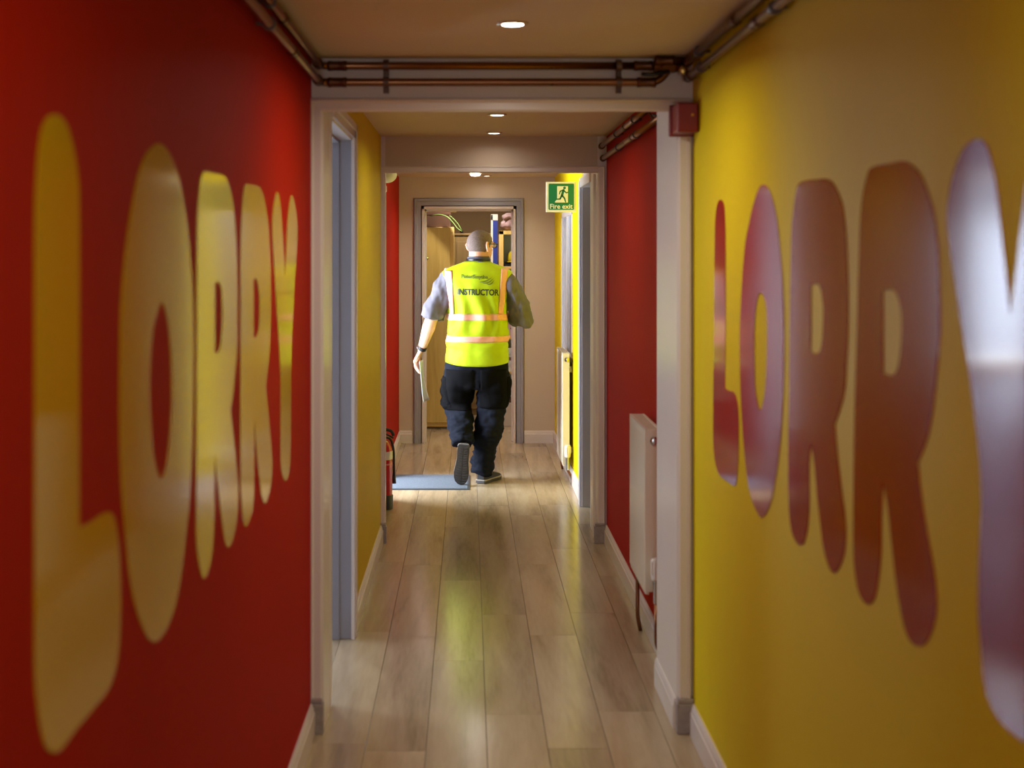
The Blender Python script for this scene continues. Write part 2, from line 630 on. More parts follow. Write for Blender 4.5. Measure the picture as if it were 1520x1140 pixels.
# side room with a window, unlit room, store room
S('wall_side', 'side_wall', [(-2.6, -2.5, 4.0, 5.2, 0, 2.4), (-2.6, -2.5, 6.8, 8.1, 0, 2.4), (-2.6, -2.5, 5.2, 6.8, 0, 0.9), (-2.6, -2.5, 5.2, 6.8, 2.1, 2.4),
                             (-0.80, -0.72, 7.46, 8.1, 0, 2.4), (-0.80, -0.58, 7.40, 7.46, 0, 2.4), (-2.5, -0.70, 4.0, 4.1, 0, 2.4),
                             (-2.5, -2.1, 8.0, 8.1, 0, 2.4), (-1.1, -0.62, 8.0, 8.1, 0, 2.4),
                             (-2.1, -1.1, 8.0, 8.1, 0, 0.92), (-2.1, -1.1, 8.0, 8.1, 2.1, 2.4)])
win = S('window_1', 'white_gloss', [(-2.1, -2.05, 8.02, 8.08, 0.92, 2.1), (-1.15, -1.1, 8.02, 8.08, 0.92, 2.1),
                                    (-2.1, -1.1, 8.02, 8.08, 0.92, 0.97), (-2.1, -1.1, 8.02, 8.08, 2.05, 2.1)])
boxes('sill', 'white_gloss', [(-2.14, -1.06, 7.9, 8.04, 0.89, 0.92)], win)
bm = B()
n_ = 24
for k in range(n_):
    z = 0.975 + k * (2.045 - 0.975) / n_
    box(bm, -2.045, -1.155, 8.045, 8.055, z, z + (2.045 - 0.975) / n_ + 0.004)
obj('light_block', bm, 'side_wall', win)  # added unseen sheet that blocks the outer-door light at this window
win = S('added_window', 'white_gloss', [(-2.58, -2.52, 5.2, 5.25, 0.9, 2.1), (-2.58, -2.52, 6.75, 6.8, 0.9, 2.1),  # added window, out of view, for the side room's fill light
                                    (-2.58, -2.52, 5.2, 6.8, 0.9, 0.95), (-2.58, -2.52, 5.2, 6.8, 2.05, 2.1)])
boxes('sill', 'white_gloss', [(-2.54, -2.42, 5.16, 6.84, 0.87, 0.9)], win)
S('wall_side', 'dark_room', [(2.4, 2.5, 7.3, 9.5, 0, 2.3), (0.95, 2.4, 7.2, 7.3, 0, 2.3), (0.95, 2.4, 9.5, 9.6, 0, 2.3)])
S('wall_store', 'store_wall', [(-1.4, -1.3, 11.5, 14.3, 0, 2.3), (1.3, 1.4, 11.5, 14.3, 0, 2.3),
                               (-1.4, 1.4, 14.2, 14.3, 0, 2.3)])
S('wall_store', 'cream', [(-1.4, -0.76, 11.40, 11.5, 0, 2.3), (0.95, 1.4, 11.40, 11.5, 0, 2.3)])


# skirting boards with a moulded top
def skirting(name, x, y0, y1, side, h=0.10, t=0.016, axis='y'):
    prof = [(0, 0), (t, 0), (t, h * 0.72), (t * 0.75, h * 0.78), (t * 0.75, h * 0.86), (t * 0.35, h), (0, h)]
    bm = B()
    rings = []
    for y in (y0, y1):
        if axis == 'y':
            rings.append([Vector((x + side * p, y, z)) for p, z in prof])
        else:
            rings.append([Vector((y, x + side * p, z)) for p, z in prof])
    loft(bm, rings)
    return obj(name, bm, 'white_gloss', kind='structure')


skirting('baseboard_left', -0.52, -3.0, 4.445, 1)
skirting('baseboard_right', 0.745, -3.0, 4.445, -1)
skirting('baseboard_left', -0.48, 5.60, 7.38, 1)
skirting('baseboard_right', 0.76, 4.95, 7.38, -1)
skirting('baseboard_right', 0.693, 4.50, 4.95, -1, t=0.010)
skirting('baseboard_left', -0.58, 9.52, 11.29, 1)
skirting('baseboard_right', 0.725, 8.54, 11.29, -1)
skirting('baseboard_far', 11.30, -0.575, -0.47, -1, axis='x', h=0.105)
skirting('baseboard_far', 11.30, 0.47, 0.725, -1, axis='x', h=0.105)


def architrave_path(bm, corners, y, prof, inward):
    """moulded strip mitred round three sides of an opening in the XZ plane; prof: (across, proud) pairs"""
    (xl, xr, zt) = corners
    pts = [(xl, 0.0, -1, 0), (xl, zt, -1, 1), (xr, zt, 1, 1), (xr, 0.0, 1, 0)]
    rings = []
    for x, z, sx, sz in pts:
        rings.append([Vector((x + sx * a, y - p, z + sz * a)) for a, p in prof])
    loft(bm, rings)


def plinth(parent, x0, x1, y0, y1, h=0.115):
    bm = B()
    box(bm, x0, x1, y0, y1, 0, h * 0.86, bev=0.003)
    box(bm, x0 + 0.004, x1 - 0.004, y0 + 0.004, y1, h * 0.86, h, bev=0.003)
    return obj('plinth_block', bm, 'plinth', parent)


# opening one: the wide frame nearest the camera
d1 = thing('door_1', None, None, (0.11, 4.47, 0), kind='structure')
boxes('jamb', 'white_gloss', [(-0.70, -0.48, 4.47, 4.68, 0, CEIL)], d1)
boxes('jamb', 'white_gloss', [(0.693, 0.95, 4.47, 4.95, 0, CEIL)], d1)
boxes('lintel', 'white_gloss', [(-0.48, 0.693, 4.47, 4.50, 2.058, CEIL)], d1)
bm = B()
architrave_path(bm, (-0.482, 0.695, 2.054), 4.47,
                [(0, 0), (0, 0.012), (0.006, 0.018), (0.028, 0.018), (0.034, 0.024), (0.04, 0.022), (0.046, 0.0)], -1)
obj('architrave', bm, 'white_gloss', d1)
bm = B()
box(bm, -0.472, -0.462, 4.56, 4.60, 0.0, 2.05, bev=0.002)
box(bm, 0.675, 0.685, 4.60, 4.64, 0.0, 2.05, bev=0.002)
box(bm, -0.47, 0.685, 4.56, 4.60, 2.036, 2.05, bev=0.002)
plinth(d1, -0.535, -0.478, 4.435, 4.47)
plinth(d1, 0.688, 0.748, 4.435, 4.475)
bm.free()

# doorway to the side room (left of the middle stretch)
d2 = thing('door_2', None, None, (-0.5, 5.15, 0), kind='structure')
boxes('jamb', 'white_gloss', [(-0.585, -0.478, 4.68, 4.73, 0, 2.09)], d2, bev=0.002)
boxes('jamb', 'grey_gloss', [(-0.585, -0.478, 5.54, 5.58, 0, 2.09)], d2, bev=0.002)  # white paint here and on the stop; its shade is put into the grey
boxes('lintel', 'white_gloss', [(-0.585, -0.478, 4.73, 5.54, 2.05, 2.09)], d2, bev=0.002)
boxes('door_stop', 'grey_gloss', [(-0.56, -0.53, 4.73, 4.742, 0, 2.05), (-0.56, -0.53, 5.528, 5.54, 0, 2.05),
                                   (-0.56, -0.53, 4.73, 5.54, 2.038, 2.05)], d2)
boxes('architrave', 'white_gloss', [(-0.48, -0.466, 5.53, 5.60, 0, 2.12), (-0.48, -0.466, 4.685, 5.60, 2.06, 2.12),
                                    (-0.466, -0.460, 5.57, 5.598, 0, 2.118), (-0.466, -0.460, 4.685, 5.598, 2.09, 2.118)], d2)

# opening two: the second frame
d3 = thing('door_3', None, None, (0.11, 7.4, 0), kind='structure')
boxes('jamb', 'white_gloss', [(-0.76, -0.455, 7.40, 7.46, 0, CEIL)], d3)
boxes('jamb', 'white_gloss', [(0.71, 0.95, 7.40, 7.80, 0, CEIL)], d3)
boxes('lintel', 'cream', [(-0.455, 0.71, 7.40, 7.44, 2.03, CEIL)], d3)
bm = B()
architrave_path(bm, (-0.457, 0.712, 2.028), 7.40,
                [(0, 0), (0, 0.012), (0.006, 0.018), (0.026, 0.018), (0.034, 0.022), (0.038, 0.0)], -1)
obj('architrave', bm, 'white_gloss', d3)
boxes('door_stop', 'white_gloss', [(0.698, 0.71, 7.52, 7.56, 0, 2.03)], d3)
plinth(d3, -0.492, -0.447, 7.365, 7.40, 0.11)
plinth(d3, 0.69, 0.752, 7.365, 7.402, 0.11)

# open outer door beside the man (left) and its frame
d4 = thing('door_4', None, None, (-0.6, 9.0, 0), kind='structure')
boxes('jamb', 'door_grey', [(-0.78, -0.578, 9.45, 9.51, 0, 2.06)], d4, bev=0.002)
boxes('jamb', 'white_gloss', [(-0.78, -0.60, 8.66, 8.72, 0, 2.06)], d4, bev=0.002)
boxes('lintel', 'white_gloss', [(-0.78, -0.570, 8.72, 9.45, 2.02, 2.06)], d4, bev=0.002)
boxes('threshold', 'chrome', [(-0.78, -0.58, 8.72, 9.45, 0.001, 0.012)], d4)
bm = B()
box(bm, -1.60, -0.84, 9.49, 9.535, 0.01, 2.02, bev=0.003)
leaf = obj('door_leaf', bm, 'door_grey', d4)
boxes('handle', 'chrome', [(-1.52, -1.40, 9.45, 9.47, 1.0, 1.02), (-1.52, -1.50, 9.45, 9.495, 1.0, 1.02)], leaf)

# doorway to the unlit room on the right, just behind the second frame
d5 = thing('door_5', None, None, (0.74, 8.15, 0), kind='structure')
boxes('jamb', 'pale_grey', [(0.712, 0.95, 8.43, 8.48, 0, 2.06)], d5, bev=0.002)
boxes('architrave', 'pale_grey', [(0.697, 0.725, 8.44, 8.53, 0, 2.04)], d5, bev=0.003)
boxes('lintel', 'white_gloss', [(0.70, 0.95, 7.80, 8.50, 2.0, 2.06)], d5, bev=0.003)
boxes('jamb', 'white_gloss', [(0.71, 0.95, 7.80, 7.84, 0, 2.02)], d5, bev=0.002)

# internal window above the far radiator
w2 = S('window_2', 'white_gloss', [(0.719, 0.80, 9.36, 9.40, 0.82, 1.90), (0.719, 0.80, 10.38, 10.42, 0.82, 1.90),
                                   (0.719, 0.80, 9.36, 10.42, 0.82, 0.86), (0.719, 0.80, 9.36, 10.42, 1.86, 1.90),
                                   (0.722, 0.78, 9.87, 9.91, 0.82, 1.90)], bev=0.003)
boxes('pane', 'glass_grey', [(0.734, 0.740, 9.40, 9.87, 0.86, 1.86)], w2)
boxes('pane', 'glass_grey', [(0.734, 0.740, 9.91, 10.38, 0.86, 1.86)], w2)

# store-room doorway in the end wall, with a stepped frame
d6 = thing('door_6', None, None, (0.0, 11.3, 0), kind='structure')
boxes('jamb', 'white_gloss', [(-0.395, -0.368, 11.28, 11.52, 0, 1.99), (-0.368, -0.352, 11.38, 11.42, 0, 1.965)], d6)
boxes('jamb', 'white_gloss', [(0.379, 0.405, 11.28, 11.52, 0, 1.99), (0.364, 0.379, 11.38, 11.42, 0, 1.965)], d6)
boxes('lintel', 'white_gloss', [(-0.395, 0.405, 11.28, 11.52, 1.962, 1.99), (-0.368, 0.379, 11.38, 11.42, 1.947, 1.962)], d6)
bm = B()
architrave_path(bm, (-0.375, 0.385, 1.972), 11.30,
                [(0, 0), (0, 0.014), (0.012, 0.020), (0.05, 0.020), (0.058, 0.027), (0.075, 0.027), (0.083, 0.0)], -1)
obj('architrave', bm, 'grey_gloss', d6)

# ------------------------------------------------------------------ vinyl letters on the walls
LETTERS_LEFT = [
 ('L', [[(1.614,1.093),(1.614,1.401),(1.614,1.619),(1.62,1.676),(1.634,1.723),(1.653,1.745),(1.688,1.756),(1.732,1.751),(1.764,1.727),(1.784,1.697),(1.795,1.659),(1.795,1.426),(1.795,1.217,1),(1.851,1.213),(1.914,1.212),(1.953,1.206),(1.977,1.191),(1.998,1.152),(2.008,1.106),(2.008,1.035),(1.994,0.987),(1.953,0.956),(1.869,0.952),(1.771,0.952),(1.713,0.95),(1.683,0.958),(1.659,0.972),(1.637,1.003),(1.62,1.048)]]),
 ('O', [[(2.013,1.498),(2.023,1.536),(2.038,1.581),(2.062,1.627),(2.093,1.674),(2.125,1.712),(2.168,1.741),(2.213,1.758),(2.255,1.766),(2.31,1.763),(2.368,1.744),(2.415,1.715),(2.458,1.672),(2.494,1.618),(2.518,1.557),(2.534,1.494),(2.538,1.382),(2.53,1.24),(2.508,1.13),(2.486,1.088),(2.458,1.039),(2.429,0.998),(2.388,0.961),(2.329,0.939),(2.266,0.934),(2.225,0.94),(2.179,0.962),(2.13,1.002),(2.088,1.049),(2.062,1.096),(2.047,1.137),(2.032,1.183),(2.018,1.23),(2.009,1.3),(2.007,1.375),(2.009,1.448)],
   [(2.276,1.499),(2.237,1.477),(2.21,1.449),(2.198,1.409),(2.193,1.369),(2.196,1.328),(2.208,1.278),(2.231,1.234),(2.269,1.203),(2.31,1.213),(2.331,1.241),(2.348,1.282),(2.358,1.339),(2.352,1.397),(2.339,1.441),(2.316,1.476)]]),
 ('R', [[(2.57,1.295),(2.573,1.487),(2.577,1.641),(2.592,1.688),(2.613,1.728),(2.644,1.744),(2.748,1.747),(2.869,1.747),(2.905,1.737),(2.952,1.71),(2.991,1.66),(3.014,1.595),(3.025,1.513),(3.025,1.444),(3.021,1.375),(3.001,1.324),(2.971,1.276),(2.939,1.242,1),(2.968,1.192),(2.997,1.14),(3.025,1.087),(3.037,1.058),(3.037,1.03),(3.017,0.985),(2.971,0.954),(2.909,0.948),(2.869,0.975),(2.833,1.028),(2.802,1.079),(2.777,1.127),(2.757,1.175,1),(2.752,1.126),(2.751,1.088),(2.748,1.032),(2.731,0.985),(2.699,0.955),(2.644,0.944),(2.607,0.971),(2.577,1.019),(2.57,1.067)],
   [(2.756,1.522,1),(2.79,1.523),(2.825,1.511),(2.837,1.478),(2.837,1.435),(2.815,1.388),(2.781,1.378),(2.756,1.38,1)]]),
 ('R', [[(3.067,1.24),(3.069,1.47),(3.071,1.623),(3.092,1.688),(3.107,1.724),(3.135,1.743),(3.213,1.747),(3.342,1.748),(3.404,1.733),(3.455,1.7),(3.496,1.654),(3.523,1.582),(3.536,1.501),(3.536,1.421),(3.523,1.348),(3.488,1.287),(3.451,1.243,1),(3.49,1.179),(3.528,1.11),(3.564,1.04),(3.564,1.024),(3.55,0.986),(3.496,0.955),(3.438,0.945),(3.379,0.976),(3.342,1.028),(3.306,1.087),(3.285,1.128),(3.263,1.179,1),(3.263,1.079),(3.258,1.004),(3.235,0.964),(3.146,0.945),(3.104,0.968),(3.082,1.007),(3.068,1.073)],
   [(3.254,1.52,1),(3.287,1.522),(3.33,1.498),(3.347,1.448),(3.33,1.395),(3.287,1.378),(3.254,1.381,1)]]),
 ('Y', [[(3.658,1.751),(3.606,1.726),(3.564,1.68),(3.564,1.635),(3.592,1.562),(3.626,1.479),(3.674,1.372),(3.709,1.289),(3.724,1.22),(3.724,1.008),(3.755,0.969),(3.818,0.939),(3.892,0.946),(3.926,0.986),(3.939,1.109),(3.944,1.244),(3.968,1.356),(4.02,1.491),(4.056,1.559),(4.091,1.652),(4.056,1.712),(3.96,1.756),(3.9,1.72),(3.86,1.661),(3.833,1.582),(3.811,1.512,1),(3.786,1.582),(3.749,1.667),(3.709,1.73)]]),
]
LETTERS_RIGHT = [
 ('L', [[(4.063,1.634),(4.051,1.694),(4.022,1.73),(3.973,1.742),(3.924,1.727),(3.906,1.686),(3.898,1.632),(3.894,1.41),(3.903,1.194,1),(3.848,1.192),(3.77,1.194),(3.728,1.175),(3.707,1.135),(3.707,1.063),(3.717,0.994),(3.738,0.948),(3.766,0.934),(3.86,0.93),(3.978,0.928),(4.038,0.943),(4.082,0.992),(4.089,1.08),(4.082,1.244),(4.073,1.454)]]),
 ('O', [[(3.395,1.757),(3.443,1.75),(3.507,1.715),(3.565,1.664),(3.614,1.612),(3.65,1.529),(3.675,1.441),(3.69,1.356),(3.685,1.255),(3.67,1.173),(3.645,1.089),(3.604,1.004),(3.546,0.944),(3.47,0.918),(3.425,0.912),(3.363,0.935),(3.304,0.98),(3.263,1.036),(3.23,1.093),(3.199,1.171),(3.18,1.264),(3.172,1.337),(3.175,1.442),(3.191,1.532),(3.214,1.594),(3.246,1.664),(3.295,1.718),(3.346,1.747)],
   [(3.425,1.483),(3.461,1.469),(3.49,1.428),(3.503,1.367),(3.498,1.26),(3.48,1.214),(3.433,1.185),(3.389,1.216),(3.366,1.264),(3.354,1.323),(3.351,1.415),(3.372,1.464)]]),
 ('R', [[(3.04,1.736),(2.972,1.743),(2.86,1.74),(2.785,1.736),(2.741,1.723),(2.7,1.698),(2.675,1.675),(2.659,1.641),(2.648,1.596),(2.639,1.522),(2.639,1.429),(2.653,1.354),(2.659,1.321),(2.686,1.281),(2.734,1.236,1),(2.714,1.175),(2.686,1.116),(2.662,1.068),(2.653,1.028),(2.666,0.988),(2.699,0.954),(2.737,0.934),(2.777,0.936),(2.822,0.97),(2.847,1.016),(2.872,1.071),(2.893,1.128),(2.922,1.171,1),(2.939,1.121),(2.939,1.039),(2.952,0.983),(2.98,0.946),(3.014,0.93),(3.057,0.929),(3.102,0.948),(3.125,1.005),(3.129,1.136),(3.12,1.268),(3.116,1.402),(3.107,1.533),(3.093,1.65),(3.066,1.706)],
   [(2.922,1.515,1),(2.86,1.517),(2.837,1.501),(2.822,1.466),(2.829,1.41),(2.841,1.382),(2.875,1.369),(2.924,1.37,1)]]),
 ('R', [[(2.504,1.734),(2.476,1.741),(2.384,1.741),(2.298,1.739),(2.252,1.728),(2.213,1.709),(2.181,1.681),(2.154,1.65),(2.134,1.599),(2.126,1.535),(2.123,1.465),(2.134,1.411),(2.149,1.356),(2.159,1.326),(2.186,1.279),(2.229,1.236,1),(2.213,1.187),(2.186,1.133),(2.154,1.079),(2.139,1.032),(2.149,0.994),(2.181,0.956),(2.224,0.934),(2.269,0.931),(2.304,0.952),(2.34,1.008),(2.365,1.069),(2.39,1.135),(2.416,1.175,1),(2.425,1.101),(2.429,1.039),(2.447,0.982),(2.47,0.948),(2.504,0.93),(2.547,0.93),(2.579,0.95),(2.599,1.001),(2.599,1.131),(2.591,1.284),(2.576,1.44),(2.564,1.569),(2.547,1.675)],
   [(2.416,1.516,1),(2.353,1.518),(2.328,1.504),(2.313,1.477),(2.313,1.435),(2.328,1.391),(2.353,1.37),(2.415,1.368,1)]]),
 ('Y', [[(1.846,1.495,1),(1.857,1.533),(1.877,1.602),(1.896,1.672),(1.911,1.705),(1.933,1.736),(1.965,1.749),(2.018,1.741),(2.052,1.718),(2.081,1.681),(2.093,1.639),(2.081,1.591),(2.058,1.536),(2.023,1.454),(1.995,1.39),(1.974,1.335),(1.958,1.275),(1.952,1.224),(1.96,1.142),(1.963,1.06),(1.952,1.003),(1.937,0.956),(1.901,0.932),(1.858,0.927),(1.834,0.927),(1.791,0.932),(1.755,0.956),(1.74,1.003),(1.729,1.06),(1.732,1.142),(1.74,1.224),(1.734,1.275),(1.718,1.335),(1.697,1.39),(1.669,1.454),(1.634,1.536),(1.611,1.591),(1.599,1.639),(1.611,1.681),(1.64,1.718),(1.674,1.741),(1.727,1.749),(1.759,1.736),(1.781,1.705),(1.796,1.672),(1.815,1.602),(1.835,1.533)]]),
]



def wall_letters(data, x, side, mname, texts, group):
    for (ch, contours), text in zip(data, texts):
        flat = [smooth_outline(c) for c in contours]
        me = outline_mesh(flat, 0.0016)
        # outline axes: depth -> world Y, height -> world Z, thickness -> world X
        me.transform(Matrix(((0, 0, -side, 0), (1, 0, 0, 0), (0, 1, 0, 0), (0, 0, 0, 1))))
        c0 = sum((v.co for v in me.vertices), Vector()) / len(me.vertices)
        base = Vector((0, c0.y, min(v.co.z for v in me.vertices)))
        for v in me.vertices:
            v.co -= base
        me.materials.clear()
        me.materials.append(M[mname])
        me.name = 'vinyl_letter'
        o = bpy.data.objects.new('vinyl_letter', me)
        COL.objects.link(o)
        o.location = (x - side * 0.0012, base.y, base.z)
        tag(o, text, 'letter', group)


wall_letters(LETTERS_LEFT, -0.52, -1, 'yellow_letter',
             ['tall yellow letter L nearest the camera on the red wall',
              'yellow letter O with a red oval centre on the red wall',
              'yellow letter R right after the O on the red wall',
              'yellow letter R just before the Y on the red wall',
              'narrow yellow letter Y beside the white frame on the red wall'],
             'yellow vinyl letters spelling LORRY on the red wall')
wall_letters(LETTERS_RIGHT, 0.745, 1, 'red_letter',
             ['narrow red letter L beside the white frame on the yellow wall',
              'red letter O with a yellow oval centre on the yellow wall',
              'red letter R right after the O on the yellow wall',
              'large red letter R just before the Y on the yellow wall',
              'red letter Y cut by the right edge on the yellow wall'],
             'red vinyl letters spelling LORRY on the yellow wall')

# ------------------------------------------------------------------ ceiling downlights
def make_downlight(loc, label, dim=1.0, spread=2.8):
    t = thing('downlight', label, 'ceiling light', loc, 'round recessed downlights along the corridor')
    bm = B()
    lathe(bm, (0, 0, 0), [(0.030, 0.0), (0.031, -0.004), (0.038, -0.006), (0.044, -0.003), (0.045, 0.0)], 28)
    obj('trim_ring', bm, 'trim_ring', t, True, world_co=False)
    bm = B()
    lathe(bm, (0, 0, 0), [(0.0, -0.001), (0.031, -0.001), (0.031, -0.003), (0.0, -0.0045)], 28)
    obj('lens', bm, 'lamp_glow', t, True, world_co=False)
    area_light('downlight_lamp', (0, 0, -0.012), (0, 0, -1), 0.06, 0.06, DOWN_POWER * dim, DOWN_COLOR,
               spread=spread, shape='DISK', parent=t)
    return t


for y, text in ((3.79, 'large bright round downlight nearest the camera, above the copper pipes'),
                (6.25, 'nearer of two round downlights between the two frames'),
                (7.18, 'round downlight close in front of the second frame'),
                (11.08, 'faint small round downlight by the far cream wall'),
                (1.3, 'round downlight in the corridor ceiling above the letters'),
                (-1.3, 'round downlight behind the camera')):
    make_downlight((0.125 + 0.004 * (y > 5) * (y - 4), y, CEIL), text, DOWN_DIM.get(y, 1.0))
for y, text in ((12.0, 'added unseen downlight inside the store room doorway, lighting the fronts'), (13.0, 'added unseen downlight at the back of the store room, lighting its wall')):  # both lamps are added out of view to light the store
    make_downlight((0.05, y, 2.3), text, DOWN_DIM[y], PI)

# bright ceiling fitting near the end of the corridor
t = thing('ceiling_fitting', 'small bright white ceiling fitting above the man in the far stretch', 'ceiling light', (0.055, 10.55, CEIL))
bm = B()
box(bm, -0.055, 0.055, -0.05, 0.05, -0.014, 0, bev=0.004)
obj('base_plate', bm, 'sign_white', t, world_co=False)
bm = B()
lathe(bm, (0, 0, 0), [(0.0, -0.013), (0.042, -0.013), (0.04, -0.026), (0.028, -0.034), (0.0, -0.037)], 24)
obj('diffuser', bm, 'lamp_glow', t, True, world_co=False)
area_light('ceiling_fitting_lamp', (0, 0, -0.045), (0, 0, -1), 0.07, 0.07, DOWN_POWER * 0.8, DOWN_COLOR, 2.6, 'DISK', t)

# ------------------------------------------------------------------ copper pipework
def pipe_run(name, label, group, paths, r, joints, root):
    t = thing(name, label, 'pipe', root, group)
    for p in paths:
        bm = B()
        tube(bm, bend_path(p, 0.035), r, 14)
        obj('pipe', bm, 'copper', t, True)
    for c, axis in joints:
        bm = B()
        a = Vector(axis).normalized()
        u = a.orthogonal().normalized()
        lathe(bm, c, [(r, -0.032), (r + 0.0035, -0.030), (r + 0.004, -0.022), (r + 0.0025, -0.016), (r + 0.0025, 0.016),
                      (r + 0.004, 0.022), (r + 0.0035, 0.030), (r, 0.032)], 16, a, u)
        obj('pipe_joint', bm, 'copper_joint', t, True)
    return t


def clip(parent, c, r, to_wall, axis):
    """bracket: ring round the pipe and a stem to the wall"""
    bm = B()
    a = Vector(axis).normalized()
    u = a.orthogonal().normalized()
    lathe(bm, c, [(r, -0.009), (r + 0.005, -0.009), (r + 0.005, 0.009), (r, 0.009)], 16, a, u)
    c = Vector(c)
    w = c + Vector(to_wall)
    tube(bm, [c + Vector(to_wall) * (r / Vector(to_wall).length), w], 0.005, 8)
    return obj('pipe_clip', bm, 'bracket', parent, True, autosmooth=0.6)


ZU, ZL = 2.200, 2.146
YP = 4.425
R1 = 0.0125
up = pipe_run('copper_pipe', 'upper copper pipe over the first white frame, from the red wall', 'heating pipes in the near corridor',
              [[(-0.487, -2.9, ZU), (-0.487, YP, ZU), (0.56, YP, ZU)],
               [(0.55, YP, ZU), (0.63, YP, ZU), (0.63, YP - 0.035, ZU + 0.012), (0.715, YP - 0.035, ZU + 0.012)]], R1,
              [((-0.487, YP - 0.06, ZU), (0, 1, 0)), ((-0.43, YP, ZU), (1, 0, 0)), ((0.575, YP, ZU), (1, 0, 0)),
               ((0.64, YP - 0.035, ZU + 0.012), (1, 0, 0)), ((-0.487, 3.55, ZU), (0, 1, 0))], (-0.487, YP, ZU))
lo = pipe_run('copper_pipe', 'lower copper pipe over the first white frame, ending in an upturned elbow', 'heating pipes in the near corridor',
              [[(-0.487, -2.9, ZL), (-0.487, YP, ZL), (0.625, YP, ZL), (0.665, YP, ZL + 0.05), (0.70, YP - 0.02, ZL + 0.05)]], R1,
              [((-0.487, YP - 0.06, ZL), (0, 1, 0)), ((-0.43, YP, ZL), (1, 0, 0)), ((0.585, YP, ZL), (1, 0, 0)),
               ((-0.487, 3.75, ZL), (0, 1, 0))], (-0.487, YP, ZL))
for x in (-0.27, 0.495):
    clip(up, (x, YP, ZU), R1, (0, 0.045, 0), (1, 0, 0))
    clip(lo, (x, YP, ZL), R1, (0, 0.045, 0), (1, 0, 0))
    boxes('clip_bridge', 'bracket', [(x - 0.009, x + 0.009, YP + 0.004, YP + 0.016, ZL - 0.035, ZU + 0.022)], lo, bev=0.002)
for y in (3.3, 1.8, 0.5):
    clip(up, (-0.487, y, ZU), R1, (-0.033, 0, 0), (0, 1, 0))
    clip(lo, (-0.487, y, ZL), R1, (-0.033, 0, 0), (0, 1, 0))
ur = pipe_run('copper_pipe', 'upper copper pipe along the top of the yellow LORRY wall', 'heating pipes in the near corridor',
              [[(0.712, -2.9, 2.206), (0.712, YP - 0.02, 2.206)]], R1,
              [((0.712, YP - 0.05, 2.206), (0, 1, 0)), ((0.712, 3.6, 2.206), (0, 1, 0))], (0.712, YP, 2.206))
lr = pipe_run('copper_pipe', 'lower copper pipe along the top of the yellow LORRY wall', 'heating pipes in the near corridor',
              [[(0.718, -2.9, 2.158), (0.718, YP - 0.02, 2.158)]], R1,
              [((0.718, YP - 0.06, 2.158), (0, 1, 0)), ((0.718, 3.35, 2.158), (0, 1, 0))], (0.718, YP, 2.158))
for y in (4.15, 3.15, 1.8):
    clip(ur, (0.712, y, 2.206), R1, (0.033, 0, 0), (0, 1, 0))
    clip(lr, (0.718, y, 2.158), R1, (0.027, 0, 0), (0, 1, 0))
# valve in the corner where the runs meet
t = thing('pipe_valve', 'tarnished isolating valve with dark lever in the corner over the frame', 'valve', (0.60, YP, 2.17))
bm = B()
lathe(bm, (0.655, YP - 0.02, ZU - 0.004), [(0.012, -0.05), (0.02, -0.048), (0.02, -0.03), (0.024, -0.02), (0.024, 0.02), (0.02, 0.03),
                                          (0.02, 0.048), (0.012, 0.05)], 6, Vector((1, 0, 0)), Vector((0, 1, 0)))
obj('valve_body', bm, 'copper_joint', t)
bm = B()
tube(bm, bend_path([(0.655, YP - 0.03, ZU - 0.02), (0.60, YP - 0.035, ZU - 0.034), (0.565, YP - 0.035, ZU - 0.032)], 0.02), 0.007, 10)
obj('lever', bm, 'black', t, True)
bm = B()
lathe(bm, (0.70, YP - 0.035, ZU - 0.02), [(0.010, -0.02), (0.014, -0.018), (0.014, 0.018), (0.010, 0.02)], 12, Vector((0, 1, 0)), Vector((1, 0, 0)))
obj('olive_nut', bm, 'brass', t, True, autosmooth=0.6)

# pipes on the red wall of the middle stretch
pu = pipe_run('copper_pipe', 'upper copper pipe along the top of the middle red wall', 'heating pipes on the middle red wall',
              [[(0.728, 4.96, 2.172), (0.728, 7.385, 2.172)]], 0.0135,
              [((0.728, 6.25, 2.172), (0, 1, 0)), ((0.728, 7.34, 2.172), (0, 1, 0))], (0.728, 6.2, 2.172))
pl = pipe_run('copper_pipe', 'lower copper pipe along the top of the middle red wall', 'heating pipes on the middle red wall',
              [[(0.736, 4.96, 2.106), (0.736, 7.385, 2.106)]], 0.0135,
              [((0.736, 6.05, 2.106), (0, 1, 0)), ((0.736, 7.34, 2.106), (0, 1, 0))], (0.736, 6.2, 2.106))
for y in (6.6, 5.9):
    clip(pu, (0.728, y, 2.172), 0.0135, (0.032, 0, 0), (0, 1, 0))
    clip(pl, (0.736, y, 2.106), 0.0135, (0.024, 0, 0), (0, 1, 0))

# dark cable hanging beside the frame
t = thing('hanging_cable', 'dark cable with a white end hanging at the top of the red wall', 'cable', (0.735, 5.2, 1.9))
bm = B()
tube(bm, bend_path([(0.735, 5.35, 2.135), (0.735, 5.18, 2.11), (0.742, 5.12, 2.02), (0.742, 5.10, 1.905)], 0.06), 0.006, 8)
tube(bm, bend_path([(0.728, 5.42, 2.15), (0.742, 5.25, 2.08), (0.748, 5.14, 2.0), (0.749, 5.11, 1.93)], 0.06), 0.004, 8)
obj('sheath', bm, 'cable', t, True)
bm = B()
lathe(bm, (0.742, 5.10, 1.885), [(0.004, 0.0), (0.008, 0.003), (0.008, 0.02), (0.005, 0.026)], 12)
obj('end_cap', bm, 'label_white', t, True)

